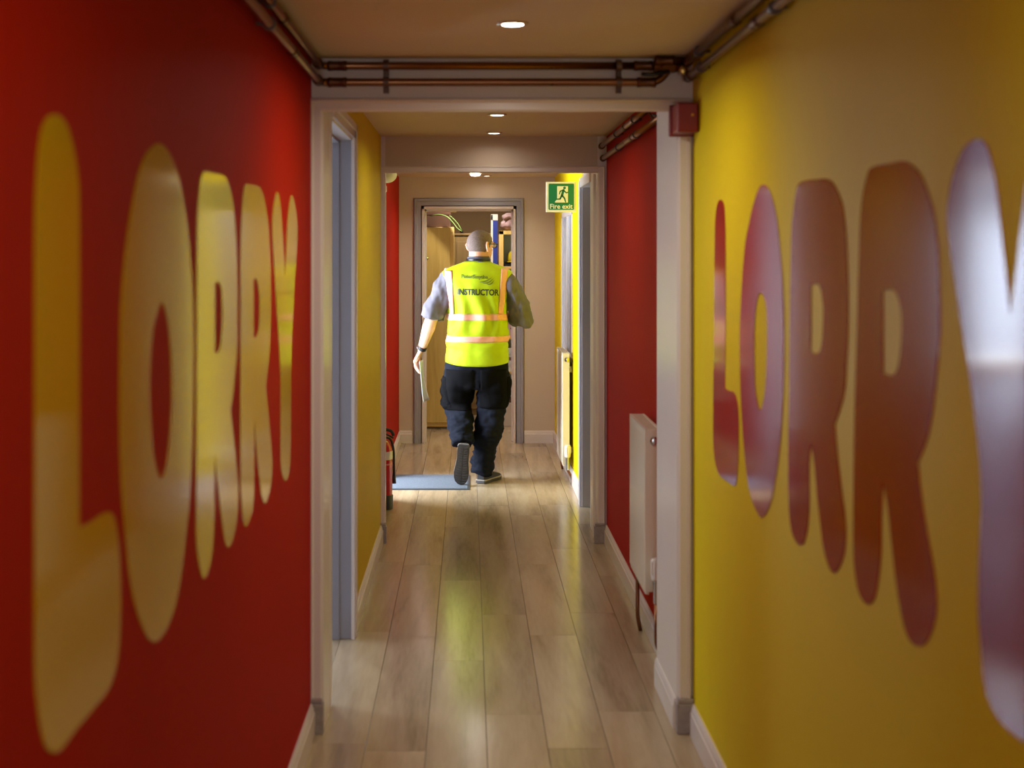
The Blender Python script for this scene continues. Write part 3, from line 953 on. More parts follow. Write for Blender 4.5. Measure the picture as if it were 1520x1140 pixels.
# ------------------------------------------------------------------ fire alarm sounder
t = thing('fire_alarm_sounder', 'small square red fire alarm unit in the corner by the yellow wall', 'fire alarm', (0.708, 4.46, 1.975))
bm = B()
box(bm, 0.672, 0.742, 4.335, 4.455, 1.975, 2.070, bev=0.006)
obj('housing', bm, 'alarm_red', t)
bm = B()
box(bm, 0.664, 0.744, 4.445, 4.468, 1.970, 2.074, bev=0.003)
obj('back_box', bm, 'alarm_red', t)
bm = B()
for k in range(4):
    lathe(bm, (0.705, 4.336, 2.015), [(0.008 + k * 0.006, 0.0), (0.008 + k * 0.006, -0.002), (0.010 + k * 0.006, -0.002), (0.010 + k * 0.006, 0.0)],
          20, Vector((0, 1, 0)), Vector((1, 0, 0)))
obj('grille', bm, 'alarm_red', t)
bm = B()
lathe(bm, (0.722, 4.336, 2.030), [(0.005, 0.001), (0.005, -0.003), (0.002, -0.005)], 12, Vector((0, 1, 0)), Vector((1, 0, 0)))
obj('indicator', bm, 'amber', t, True)

# ------------------------------------------------------------------ radiators
def radiator(label, xw, y0, y1, z0, z1, depth, flutes):
    """panel radiator on a wall at x = xw facing -X; near end is y0"""
    xf = xw - depth - 0.025
    xb = xw - 0.025
    t = thing('radiator', label, 'radiator', (xf, (y0 + y1) / 2, 0), None)
    # front panel with vertical flutes
    bm = B()
    prof = []
    n = flutes
    ya, yb = y0 + 0.012, y1 - 0.012
    w = (yb - ya) / n
    for k in range(n):
        c = ya + k * w
        prof += [(xf + 0.007, c), (xf + 0.007, c + w * 0.18), (xf, c + w * 0.32), (xf, c + w * 0.82), (xf + 0.007, c + w * 0.98)]
    front = [Vector((x, y, 0)) for x, y in prof]
    loop = front + [Vector((xf + 0.018, yb, 0)), Vector((xf + 0.018, ya, 0))]
    rings = []
    for z, inset in ((z0, 0.004), (z0 + 0.03, 0.0), (z1 - 0.03, 0.0), (z1 - 0.004, 0.004)):
        rings.append([Vector((p.x + (inset if i < len(front) else 0), p.y, z)) for i, p in enumerate(loop)])
    loft(bm, rings)
    obj('panel', bm, 'radiator', t)
    boxes('back_panel', 'radiator', [(xb - 0.012, xb, y0 + 0.012, y1 - 0.012, z0, z1 - 0.006)], t, bev=0.003)
    for ya_, yb_ in ((y0, y0 + 0.006), (y1 - 0.006, y1)):
        boxes('end_cover', 'radiator', [(xf + 0.001, xb, ya_, yb_, z0 + 0.012, z1)], t, bev=0.002)
    # top grille
    bm = B()
    box(bm, xf + 0.001, xf + 0.010, y0, y1, z1 - 0.004, z1 + 0.001)
    box(bm, xb - 0.009, xb, y0, y1, z1 - 0.004, z1 + 0.001)
    k = y0 + 0.01
    while k < y1 - 0.012:
        box(bm, xf + 0.008, xb - 0.007, k, k + 0.008, z1 - 0.005, z1 - 0.001)
        k += 0.016
    obj('top_grille', bm, 'radiator', t)
    # bleed plug on the near end
    bm = B()
    c = ((xf + xb) / 2 + 0.005, y0, z1 - 0.045)
    lathe(bm, c, [(0.016, 0.0), (0.016, -0.006), (0.010, -0.008), (0.010, -0.014), (0.004, -0.015)], 16, Vector((0, 1, 0)), Vector((1, 0, 0)))
    obj('bleed_plug', bm, 'chrome', t, True, autosmooth=0.6)
    # thermostatic valve at the near bottom corner
    xm = (xf + xb) / 2 + 0.008
    bm = B()
    tube(bm, [(xm, y0 + 0.012, z0 + 0.05), (xm, y0 - 0.045, z0 + 0.05)], 0.010, 14)
    tube(bm, [(xm, y0 - 0.04, z0 + 0.075), (xm, y0 - 0.04, z0 - 0.02)], 0.012, 14)
    v = obj('valve_body', bm, 'chrome', t, True, autosmooth=0.7)
    bm = B()
    lathe(bm, (xm, y0 - 0.04, z0 + 0.065), [(0.014, 0), (0.020, 0.006), (0.022, 0.02), (0.022, 0.075), (0.018, 0.085), (0.0, 0.088)], 18)
    for k in range(10):
        a = 2 * PI * k / 10
        box(bm, xm + 0.022 * math.cos(a) - 0.002, xm + 0.022 * math.cos(a) + 0.002, y0 - 0.04 + 0.022 * math.sin(a) - 0.002,
            y0 - 0.04 + 0.022 * math.sin(a) + 0.002, z0 + 0.09, z0 + 0.14)
    obj('valve_head', bm, 'valve_white', v, True, autosmooth=0.6)
    bm = B()
    tube(bm, bend_path([(xm, y0 - 0.04, z0 - 0.01), (xm, y0 - 0.04, 0.10), (xm + 0.03, y0 - 0.055, 0.05), (xm + 0.03, y0 - 0.055, 0.0)], 0.03), 0.0085, 12)
    obj('supply_pipe', bm, 'copper', t, True)
    # lockshield valve and its pipe at the far corner
    bm = B()
    tube(bm, [(xm, y1 - 0.012, z0 + 0.05), (xm, y1 + 0.04, z0 + 0.05)], 0.009, 12)
    tube(bm, [(xm, y1 + 0.035, z0 + 0.08), (xm, y1 + 0.035, z0 - 0.02)], 0.011, 12)
    obj('lockshield', bm, 'brass', t, True, autosmooth=0.7)
    bm = B()
    tube(bm, bend_path([(xm, y1 + 0.035, z0), (xm, y1 + 0.035, 0.06), (xm + 0.012, y1 + 0.035, 0.0)], 0.03), 0.0085, 12)
    obj('return_pipe', bm, 'copper', t, True)
    # brackets
    for yy in (y0 + 0.1, y1 - 0.1):
        for zz in (z0 + 0.10, z1 - 0.12):
            boxes('wall_bracket', 'radiator', [(xb - 0.004, xw - 0.001, yy - 0.015, yy + 0.015, zz - 0.02, zz + 0.02)], t)
    return t


radiator('white panel radiator on the red wall behind the right frame', 0.76, 5.14, 5.63, 0.28, 0.915, 0.062, 14)
radiator('tall white radiator on the far yellow wall under the window', 0.725, 9.30, 9.90, 0.12, 0.90, 0.05, 16)

# ------------------------------------------------------------------ fire extinguisher
ex, ey = -0.534, 8.38
t = thing('fire_extinguisher', 'red fire extinguisher with black base standing behind the left jamb', 'fire extinguisher', (ex, ey, 0))
bm = B()
lathe(bm, (ex, ey, 0), [(0.055, 0.075), (0.063, 0.08), (0.063, 0.355), (0.06, 0.385), (0.045, 0.412), (0.022, 0.425), (0.02, 0.435)], 28)
obj('cylinder', bm, 'ext_red', t, True, autosmooth=0.7)
bm = B()
lathe(bm, (ex, ey, 0), [(0.058, 0.0), (0.066, 0.004), (0.067, 0.085), (0.0635, 0.09), (0.0635, 0.075)], 28)
obj('base_boot', bm, 'ext_black', t, True, autosmooth=0.7)
bm = B()
lathe(bm, (ex, ey, 0), [(0.0632, 0.31), (0.0640, 0.31), (0.0640, 0.36), (0.0632, 0.36)], 28)
obj('label', bm, 'label_white', t, True, autosmooth=0.7)
bm = B()
lathe(bm, (ex, ey, 0), [(0.0632, 0.277), (0.0640, 0.277), (0.0640, 0.286), (0.0632, 0.286)], 28)
obj('band', bm, 'label_pink', t, True, autosmooth=0.7)
bm = B()
lathe(bm, (ex, ey, 0), [(0.018, 0.43), (0.024, 0.435), (0.024, 0.455), (0.014, 0.462)], 16)
obj('valve_head', bm, 'brass', t, True, autosmooth=0.7)
bm = B()
tube(bm, bend_path([(ex, ey, 0.455), (ex + 0.01, ey, 0.495), (ex + 0.06, ey - 0.01, 0.485), (ex + 0.07, ey - 0.01, 0.455)], 0.02), (0.010), 10)
tube(bm, bend_path([(ex, ey, 0.46), (ex + 0.03, ey, 0.462), (ex + 0.07, ey - 0.01, 0.44)], 0.02), 0.006, 10)
obj('handle', bm, 'ext_black', t, True)
bm = B()
tube(bm, bend_path([(ex, ey + 0.02, 0.445), (ex + 0.05, ey + 0.06, 0.43), (ex + 0.068, ey + 0.05, 0.36), (ex + 0.07, ey + 0.045, 0.19)], 0.04), 0.008, 10)
tube(bm, [(ex + 0.07, ey + 0.045, 0.20), (ex + 0.071, ey + 0.045, 0.15)], [0.009, 0.013], 12)
obj('hose', bm, 'ext_black', t, True)
bm = B()
lathe(bm, (ex + 0.012, ey - 0.02, 0.447), [(0.012, 0), (0.013, -0.004), (0.011, -0.012)], 14, Vector((0, 1, 0)), Vector((1, 0, 0)))
obj('pressure_gauge', bm, 'label_white', t, True)

# white bulkhead light above the extinguisher
t = thing('bulkhead_light', 'white rounded emergency light high on the left behind the second frame', 'wall light', (-0.49, 8.5, 2.02))
bm = B()
box(bm, -0.64, -0.53, 8.42, 8.62, 2.03, 2.14, bev=0.012)
obj('back_box', bm, 'sign_white', t)
bm = B()
ellipsoid(bm, (-0.515, 8.52, 2.085), (Vector((0.065, 0, 0)), Vector((0, 0.085, 0)), Vector((0, 0, 0.052))), 18, 12)
obj('diffuser', bm, 'sign_white', t, True)

# ------------------------------------------------------------------ hanging exit sign
t = thing('fire_exit_sign', 'green and white fire exit sign projecting above the far radiator', 'sign', (0.62, 9.05, 1.865))
bm = B()
box(bm, 0.522, 0.724, 9.05, 9.056, 1.865, 2.069, bev=0.002)
obj('sign_board', bm, 'sign_white', t)
bm = B()
sx0, sz0, sw = 0.523, 1.866, 0.20      # lower-left corner and width of the face
c = []
for cx, cz, a0 in ((0.938, 0.955, 0), (0.082, 0.955, 90), (0.082, 0.075, 180), (0.938, 0.075, 270)):
    for k in range(5):
        a = math.radians(a0 + k * 22.5)
        c.append((cx - 0.03 * (1 if cx > .5 else -1) + 0.03 * math.cos(a), cz - 0.03 * (1 if cz > .5 else -1) + 0.03 * math.sin(a)))


def sign_shape(polys, y, thick=0.0006):
    bm = B()
    for poly in polys:
        fr = [bm.verts.new((sx0 + sw * px, y, sz0 + sw * pz)) for px, pz in poly]
        bk = [bm.verts.new((sx0 + sw * px, y + thick, sz0 + sw * pz)) for px, pz in poly]
        bm.faces.new(fr)
        bm.faces.new(list(reversed(bk)))
        for i in range(len(fr)):
            j = (i + 1) % len(fr)
            bm.faces.new((fr[i], bk[i], bk[j], fr[j]))
    return bm


obj('green_panel', sign_shape([c], 9.0494), 'sign_green', t)
doorway = [(0.37, 0.87), (0.735, 0.87), (0.735, 0.32), (0.30, 0.32), (0.30, 0.36), (0.37, 0.42)]
obj('doorway_symbol', sign_shape([doorway], 9.0490), 'sign_white', t)


def limb(a, b, wa, wb):
    a, b = Vector(a), Vector(b)
    d = (b - a).normalized()
    n = Vector((-d.y, d.x))
    pts = []
    for k in range(5):
        th = -PI / 2 + PI * k / 4
        pts.append(b + (d * math.cos(th) + n * math.sin(th)) * wb)
    for k in range(5):
        th = PI / 2 + PI * k / 4
        pts.append(a + (d * math.cos(th) + n * math.sin(th)) * wa)
    return [(p.x, p.y) for p in pts]


head = [(0.62 + 0.046 * math.cos(2 * PI * k / 14), 0.81 + 0.046 * math.sin(2 * PI * k / 14)) for k in range(14)]
man_polys = [head, limb((0.585, 0.73), (0.53, 0.55), 0.042, 0.040),
             limb((0.585, 0.73), (0.68, 0.645), 0.022, 0.02), limb((0.68, 0.645), (0.735, 0.665), 0.02, 0.018),
             limb((0.565, 0.735), (0.475, 0.70), 0.022, 0.02), limb((0.475, 0.70), (0.45, 0.61), 0.02, 0.018),
             limb((0.545, 0.55), (0.62, 0.46), 0.032, 0.026), limb((0.62, 0.46), (0.655, 0.34), 0.026, 0.02),
             limb((0.52, 0.55), (0.47, 0.44), 0.030, 0.025), limb((0.47, 0.44), (0.345, 0.43), 0.025, 0.02)]
ys = 9.0486
obj('running_figure', sign_shape(man_polys, ys), 'sign_green', t)
me = text_mesh('Fire exit', 0.0455, bold=0.0009, extrude=0.0003)
bm = B()
bm.from_mesh(me)
bmesh.ops.transform(bm, matrix=Matrix.Translation((0.624, 9.0490, 1.889)) @ Matrix.Rotation(PI / 2, 4, 'X'), verts=bm.verts[:])
obj('lettering', bm, 'sign_white', t)

# ------------------------------------------------------------------ door mat
t = thing('door_mat', 'grey ribbed door mat on the floor at the open outer door', 'mat', (-0.25, 9.35, 0))
bm = B()
box(bm, -0.55, 0.01, 9.045, 9.645, 0.0006, 0.006, bev=0.002)
obj('edging', bm, 'mat_edge', t)
bm = B()
y = 9.062
while y < 9.625:
    box(bm, -0.535, -0.005, y, y + 0.008, 0.005, 0.0095)
    y += 0.0115
p = obj('ribbed_pile', bm, 'mat', t)
p['kind'] = 'stuff'


# ------------------------------------------------------------------ store room contents
def panel_door(bm, x0, x1, y, z0, z1, frame=0.05, thick=0.02):
    box(bm, x0, x1, y, y + thick, z0, z1, bev=0.003)
    box(bm, x0 + frame, x1 - frame, y - 0.004, y, z0 + frame, z1 - frame, bev=0.003)


t = thing('tall_cupboard', 'tall plain pine cupboard at the left inside the store room', 'cupboard', (-0.28, 12.4, 0))
boxes('body', 'pine_light', [(-0.43, -0.13, 12.22, 12.70, 0.02, 1.83)], t, bev=0.003)
bm = B()
box(bm, -0.428, -0.165, 12.195, 12.215, 0.06, 1.825, bev=0.003)
dr = obj('door', bm, 'pine', t)
bm = B()
tube(bm, bend_path([(-0.385, 12.197, 1.50), (-0.385, 12.16, 1.50), (-0.385, 12.16, 1.44), (-0.385, 12.197, 1.44)], 0.01), 0.006, 8)
tube(bm, bend_path([(-0.372, 12.197, 1.545), (-0.372, 12.175, 1.545)], 0.01), 0.011, 10)
obj('handle', bm, 'brass', dr, True)
boxes('plinth', 'brown_door', [(-0.425, -0.14, 12.24, 12.69, 0.0, 0.06)], t)

t = thing('cardboard_box', 'dark brown box lying on top of the pine cupboard', 'box', (-0.28, 12.4, 1.83))
boxes('carton', 'brown_box', [(-0.43, -0.165, 12.24, 12.62, 1.831, 1.965)], t, bev=0.004)
boxes('lid', 'brown_box', [(-0.435, -0.16, 12.235, 12.625, 1.94, 1.972)], t, bev=0.004)
t = boxes('flat_package', 'white_card', [(-0.36, -0.11, 12.25, 12.55, 1.9735, 2.005)], None, bev=0.006)
tag(t, 'pale flat package on top of the dark brown box', 'package')

# green strap looping down off the cupboard
t = thing('luggage_strap', 'lime green strap hanging off the front corner of the pine cupboard', 'strap', (-0.1, 12.2, 1.85))
for k, (pts, mname) in enumerate((
        ([(-0.34, 12.18, 1.93), (-0.26, 12.16, 1.945), (-0.19, 12.15, 1.925), (-0.14, 12.15, 1.875), (-0.10, 12.15, 1.815), (-0.055, 12.15, 1.79)], 'green_strap'),
        ([(-0.17, 12.17, 1.935), (-0.13, 12.17, 1.90), (-0.09, 12.16, 1.855), (-0.055, 12.15, 1.79)], 'green_strap'))):
    bm = B()
    P = [Vector(p) for p in pts]
    tube(bm, bend_path(P, 0.05, 5), (0.004, 0.018) if k else (0.005, 0.022), 10, ref=(0, 0, 1))
    obj('webbing', bm, mname, t, True)
bm = B()
box(bm, -0.075, -0.045, 12.143, 12.157, 1.775, 1.80, bev=0.003)
obj('buckle', bm, 'black', t)

t = thing('plain_locker', 'brown wooden cupboard against the back wall of the store room', 'cupboard', (0.0, 13.6, 0))
boxes('body', 'brown_door', [(-0.17, 0.22, 13.3, 13.75, 0, 1.77)], t, bev=0.003)
bm = B()
panel_door(bm, -0.165, 0.215, 13.28, 0.06, 1.76)
dr = obj('door', bm, 'brown_door', t)
boxes('top_board', 'brown_door', [(-0.18, 0.23, 13.27, 13.76, 1.77, 1.79)], t, bev=0.003)

# blue display banner with a white edge
t = thing('display_banner', 'narrow blue and white upright banner beside the pine shelves', 'banner', (0.245, 12.6, 0))
boxes('edge_strip', 'sign_white', [(0.212, 0.232, 12.60, 12.616, 0.04, 1.955)], t, bev=0.003)
boxes('sheet', 'blue', [(0.226, 0.274, 12.606, 12.610, 0.05, 1.90)], t)
boxes('top_rail', 'sign_white', [(0.212, 0.278, 12.60, 12.618, 1.90, 1.958)], t, bev=0.003)
boxes('foot', 'chrome', [(0.20, 0.280, 12.50, 12.71, 0.0, 0.04)], t, bev=0.006)

# pine shelving unit on the right
SX0, SX1, SY0, SY1 = 0.285, 0.82, 12.40, 12.62
t = thing('shelving_unit', 'pine shelving unit with mint panel at the right inside the store room', 'shelf', (0.55, 12.6, 0))
boxes('side_panel', 'pine_light', [(SX0, SX0 + 0.04, SY0, SY1, 0, 1.80)], t, bev=0.002)
boxes('side_panel', 'pine_light', [(SX1 - 0.04, SX1, SY0, SY1, 0, 1.80)], t, bev=0.002)
boxes('top_board', 'pine', [(SX0, SX1, SY0, SY1, 1.765, 1.80)], t, bev=0.002)
boxes('back_panel', 'mint', [(SX0 + 0.04, SX1 - 0.04, SY1 - 0.02, SY1, 0.2, 1.765)], t)
for z in (1.45, 1.13, 0.80, 0.48):
    boxes('shelf', 'pine_light', [(SX0 + 0.04, SX1 - 0.04, SY0, SY1 - 0.02, z, z + 0.022)], t, bev=0.002)
bm = B()
box(bm, SX0 + 0.04, SX1 - 0.04, SY0 + 0.005, SY0 + 0.025, 0.0, 0.215, bev=0.003)
obj('drawer_front', bm, 'white_card', t)
t = thing('cloth_bag', 'folded mauve bag slumped on top of the pine shelving unit', 'bag', (0.45, 12.55, 1.80))
bm = B()
for cx, cz, rx, rz in ((0.38, 1.845, 0.085, 0.045), (0.45, 1.86, 0.10, 0.06), (0.40, 1.91, 0.085, 0.05), (0.48, 1.93, 0.08, 0.045)):
    ellipsoid(bm, (cx, 12.51, cz + 0.012), (Vector((rx, 0, 0)), Vector((0, 0.095, 0)), Vector((0, 0, rz))))
o = obj('body', bm, 'mauve', t)
union(o, 0.012, 3)
folds(o, 0.012, 14, (1, 1, 3), 3)
bm = B()
tube(bm, bend_path([(0.33, 12.43, 1.90), (0.37, 12.415, 1.925), (0.43, 12.415, 1.905), (0.50, 12.42, 1.915)], 0.03), (0.012, 0.004), 8, ref=(0, 0, 1))
obj('handle', bm, 'brown_box', t, True)
t = thing('hard_hat', 'yellow hard hat on the upper shelf in the store room', 'helmet', (0.43, 12.55, 1.472))
bm = B()
lathe(bm, (0.435, 12.505, 1.515), [(0.075, 0.0), (0.075, 0.03), (0.070, 0.065), (0.052, 0.092), (0.026, 0.104), (0.0, 0.107)], 24)
obj('shell', bm, 'yellow_plastic', t, True)
bm = B()
lathe(bm, (0.435, 12.503, 1.515), [(0.072, 0.004), (0.088, 0.0), (0.090, -0.003), (0.072, -0.002)], 24)
obj('brim', bm, 'yellow_plastic', t, True, autosmooth=0.6)
t = thing('document_tray', 'dark tray with a white sheet under the yellow hard hat', 'tray', (0.46, 12.55, 1.472))
boxes('tray', 'black', [(0.33, 0.66, 12.41, 12.59, 1.473, 1.478), (0.33, 0.335, 12.41, 12.59, 1.473, 1.512), (0.655, 0.66, 12.41, 12.59, 1.473, 1.512),
                        (0.33, 0.66, 12.585, 12.59, 1.473, 1.512), (0.33, 0.66, 12.41, 12.414, 1.473, 1.492)], t)
boxes('sheet', 'paper', [(0.345, 0.645, 12.42, 12.58, 1.479, 1.487)], t)
t = thing('box_file', 'mauve box file with a dark finger hole on the waist-high shelf', 'file', (0.41, 12.5, 0.822))
boxes('case', 'pink', [(0.36, 0.445, 12.42, 12.59, 0.823, 1.05)], t, bev=0.003)
bm = B()
lathe(bm, (0.40, 12.421, 0.90), [(0.012, 0.0), (0.012, -0.002), (0.006, -0.002)], 16, Vector((0, 1, 0)), Vector((1, 0, 0)))
obj('finger_hole', bm, 'black', t)
zz = 0.503
for k in range(7):
    h = random.uniform(0.026, 0.04)
    o = boxes('paper_stack', 'paper' if k != 3 else 'mauve', [(0.33 + random.uniform(0, 0.012), 0.56, 12.41 + random.uniform(0, 0.015), 12.585, zz, zz + h)], None, bev=0.002)
    tag(o, ['lowest wad of paper on the lower store shelf', 'second wad of paper from the bottom on the lower store shelf',
            'wad of paper just below the mauve folder', 'mauve folder in the middle of the paper stack',
            'wad of paper lying on the mauve folder', 'second wad of paper from the top on the store shelf',
            'topmost wad of paper on the lower store shelf'][k], 'paper', 'papers stacked on the store shelf')
    zz += h + 0.0006
t = thing('storage_carton', 'brown carton on the bottom shelf under the paper stack', 'box', (0.45, 12.55, 0.2))
boxes('body', 'brown_box', [(0.335, 0.60, 12.43, 12.59, 0.216, 0.40)], t, bev=0.004)
boxes('label', 'paper', [(0.38, 0.47, 12.428, 12.43, 0.27, 0.34)], t)

# ------------------------------------------------------------------ the man
PX, PY = 0.06, 9.38
man = thing('person', 'man walking away in yellow hi-vis vest and dark trousers, paper in left hand', 'person', (PX, PY, 0))
V = Vector

# --- head frame: looking a little to his right
yaw = math.radians(-42)
HF = V((-math.sin(yaw), math.cos(yaw), 0))
HR = V((HF.y, -HF.x, 0))
HU = V((0, 0, 1))
HC = V((0.085, PY + 0.005, 1.645))


def hp(r, f, u):
    return HC + HR * r + HF * f + HU * u


def hand(bm, wrist, down, back, thumbside, knuckle_off, bends, spread=0.019, tipscale=1.0):
    """palm and five fingers; down: wrist->knuckles, back: back-of-hand normal, thumbside: towards the thumb"""
    d, k, s = down.normalized(), back.normalized(), thumbside.normalized()
    kn = wrist + d * 0.088
    tube(bm, [wrist, wrist + d * 0.02, wrist + d * 0.055, kn + d * 0.006], [(0.019, 0.026), (0.018, 0.031), (0.016, 0.041), (0.013, 0.040)],
         16, ref=k)
    lens = [0.88, 1.0, 0.95, 0.76]
    for i in range(4):
        off = (1.5 - i) * spread
        p0 = wrist + d * 0.055 + s * off * 0.8
        p1 = kn + s * off - d * (0.004 * abs(1.5 - i)) + k * 0.002
        pts, rad = [p0, p1], [0.0095, 0.0100]
        ang = 0.0
        q = p1
        for (seg, bend), r in zip(((0.045, bends[0]), (0.028, bends[1]), (0.022, bends[2])), (0.0088, 0.0080, 0.0068)):
            ang += bend
            dirv = d * math.cos(ang) - k * math.sin(ang)
            q = q + dirv * seg * lens[i]
            pts.append(q)
            rad.append(r)
        tube(bm, pts, rad, 10, ref=k)
        ellipsoid(bm, pts[-1], (V((0.0067, 0, 0)), V((0, 0.0067, 0)), V((0, 0, 0.0067))), 10, 8)
    t0 = wrist + d * 0.022 + s * 0.020
    t1 = wrist + d * 0.050 + s * 0.043 - k * 0.012
    t2 = t1 + d * 0.034 + s * 0.004 - k * 0.012
    t3 = t2 + d * 0.026 - s * 0.004 - k * 0.002
    tube(bm, [t0, t1, t2, t3], [0.014, 0.0125, 0.0105, 0.0085], 10, ref=k)
    ellipsoid(bm, t3, (V((0.0083, 0, 0)), V((0, 0.0083, 0)), V((0, 0, 0.0083))), 10, 8)


SL, EL, WL = V((-0.130, PY, 1.440)), V((-0.258, PY - 0.005, 1.125)), V((-0.330, PY + 0.085, 0.905))
SR, ER, WR = V((0.252, PY, 1.440)), V((0.388, PY - 0.01, 1.150)), V((0.20, PY + 0.20, 1.14))

bm = B()
# skull, jaw, neck
ellipsoid(bm, hp(0, -0.006, 0.012), (HR * 0.080, HF * 0.100, HU * 0.092), 28, 20)
ellipsoid(bm, hp(0, 0.030, -0.045), (HR * 0.060, HF * 0.064, HU * 0.078), 24, 16)
ellipsoid(bm, hp(0, 0.070, -0.098), (HR * 0.030, HF * 0.024, HU * 0.022), 16, 12)
tube(bm, [hp(0, 0.085, 0.010), hp(0, 0.103, -0.022), hp(0, 0.113, -0.034), hp(0, 0.094, -0.046)], [(0.009, 0.010), (0.011, 0.011), (0.015, 0.011), (0.011, 0.008)], 12, ref=HR)
for s in (-1, 1):
    ellipsoid(bm, hp(0.032 * s, 0.080, 0.018), (HR * 0.022, HF * 0.012, HU * 0.009), 12, 8)      # brows
    ellipsoid(bm, hp(0.032 * s, 0.082, 0.000), (HR * 0.012, HF * 0.010, HU * 0.010), 12, 8)      # lids
    ea = hp(0.084 * s, -0.012, -0.012)
    ax = (HR * s + HF * -0.55).normalized()
    tube(bm, [ea + HU * 0.028 - HF * 0.002, ea + HU * 0.034 - HF * 0.016 + ax * 0.008, ea + HU * 0.014 - HF * 0.026 + ax * 0.013,
              ea - HU * 0.012 - HF * 0.018 + ax * 0.009, ea - HU * 0.030 - HF * 0.002], [0.006, 0.0065, 0.0065, 0.0065, 0.0075], 10)
    ellipsoid(bm, ea - HF * 0.008 + ax * 0.002, (ax * 0.006, HF * 0.014, HU * 0.028), 12, 10)
ellipsoid(bm, hp(0, 0.092, -0.070), (HR * 0.022, HF * 0.009, HU * 0.006), 12, 8)                # lips
ellipsoid(bm, hp(0, 0.090, -0.080), (HR * 0.019, HF * 0.009, HU * 0.006), 12, 8)
tube(bm, [hp(0, -0.020, -0.02), hp(0, -0.026, -0.07), V((0.066, PY - 0.012, 1.53)), V((0.062, PY - 0.005, 1.47))],
     [(0.064, 0.068), (0.062, 0.064), (0.064, 0.064), (0.085, 0.075)], 24, ref=HR)
# trunk (under the clothes)
loft(bm, [ring((0.06, PY, z), a, b, 32, 2.3) for z, a, b in
          ((0.80, 0.14, 0.11), (0.86, 0.17, 0.14), (1.0, 0.175, 0.145), (1.15, 0.165, 0.14), (1.30, 0.175, 0.125), (1.42, 0.16, 0.10), (1.485, 0.09, 0.075))])
# arms
tube(bm, [SL + V((0.05, 0, 0.0)), SL, SL.lerp(EL, 0.5), EL, EL.lerp(WL, 0.25), EL.lerp(WL, 0.6), WL],
     [(0.05, 0.055), (0.054, 0.058), (0.048, 0.050), (0.041, 0.043), (0.043, 0.046), (0.034, 0.037), (0.021, 0.028)], 20, ref=(1, 0, 0))
tube(bm, [SR - V((0.05, 0, 0.0)), SR, SR.lerp(ER, 0.5), ER, ER.lerp(WR, 0.25), ER.lerp(WR, 0.6), WR],
     [(0.05, 0.055), (0.054, 0.058), (0.048, 0.050), (0.041, 0.043), (0.043, 0.046), (0.034, 0.037), (0.021, 0.028)], 20, ref=(1, 0, 0))
# hands: the left one holds a sheet of paper, fingers down
hd = V((-0.50, 0.10, -0.86)).normalized()
hk = V((-0.86, 0.05, 0.50)).normalized()
hs = hd.cross(hk).normalized()
if hs.y < 0:
    hs = -hs
hand(bm, WL, hd, hk, hs, 0, (0.62, 0.45, 0.15))
rd = (WR - ER).normalized()
rk = V((0.2, 0.2, 1)).normalized()
rk = (rk - rd * rk.dot(rd)).normalized()
rs = rd.cross(rk)
hand(bm, WR, rd, rk, rs if rs.y > 0 else -rs, 0, (0.7, 0.9, 0.5))
# legs (under the trousers)
HIPL, KNL, ANL = V((-0.040, PY, 0.86)), V((-0.058, PY + 0.115, 0.535)), V((-0.036, PY - 0.175, 0.265))
HIPR, KNR, ANR = V((0.160, PY, 0.86)), V((0.155, PY + 0.02, 0.50)), V((0.098, PY - 0.02, 0.09))
for a, k, f in ((HIPL, KNL, ANL), (HIPR, KNR, ANR)):
    tube(bm, [a, a.lerp(k, 0.5), k, k.lerp(f, 0.3), k.lerp(f, 0.7), f], [0.082, 0.070, 0.052, 0.054, 0.040, 0.034], 18)
tube(bm, [ANL, ANL + V((0.0, -0.012, -0.07)), ANL + V((0.0, -0.030, -0.14))], [(0.034, 0.034), (0.030, 0.022), (0.026, 0.012)], 14)
tube(bm, [ANR, ANR + V((0.032, 0.062, -0.045)), ANR + V((0.064, 0.125, -0.056))], [(0.034, 0.034), (0.030, 0.024), (0.030, 0.015)], 14)
body = obj('body', bm, 'skin', man)
union(body, 0.0042, 3, 0.5)

# --- hair: a close crop over the back and sides of the skull
bm = B()
vs = ellipsoid(bm, hp(0, -0.006, 0.012), (HR * 0.0835, HF * 0.1035, HU * 0.0955), 40, 32)
kill = []
for v in bm.verts:
    q = v.co - HC
    f, r, u = q.dot(HF), q.dot(HR), q.z
    low = -0.052 if f < -0.02 else -0.052 + (f + 0.02) * 1.15
    if u < low or f > 0.066:
        kill.append(v)
bmesh.ops.delete(bm, geom=kill, context='VERTS')
hair = obj('hair', bm, 'hair', man, True)
sd = hair.modifiers.new('thickness', 'SOLIDIFY')
sd.thickness = 0.006
sd.offset = -1

# --- eyes and spectacles
for s in (-1, 1):
    bm = B()
    ellipsoid(bm, hp(0.032 * s, 0.0835, 0.001), (HR * 0.0105, HF * 0.0105, HU * 0.0085), 14, 10)
    obj('eye', bm, 'sign_white', man, True)
gl = thing('spectacles', None, None)
gl.parent = man
bm = B()
for s in (-1, 1):
    c = hp(0.034 * s, 0.108, 0.000)
    pts = [c + HR * (0.025 * math.cos(a)) + HU * (0.018 * math.sin(a)) for a in [2 * PI * k / 20 for k in range(21)]]
    tube(bm, pts, 0.0022, 8)
    tube(bm, bend_path([hp(0.059 * s, 0.107, 0.006), hp(0.081 * s, 0.098, 0.006), hp(0.086 * s, -0.005, 0.010), hp(0.084 * s, -0.028, -0.010)], 0.012), 0.0025, 8)
tube(bm, [hp(-0.010, 0.110, 0.003), hp(0, 0.113, 0.005), hp(0.010, 0.110, 0.003)], 0.002, 8)
gf = obj('frame', bm, 'black', gl, True)
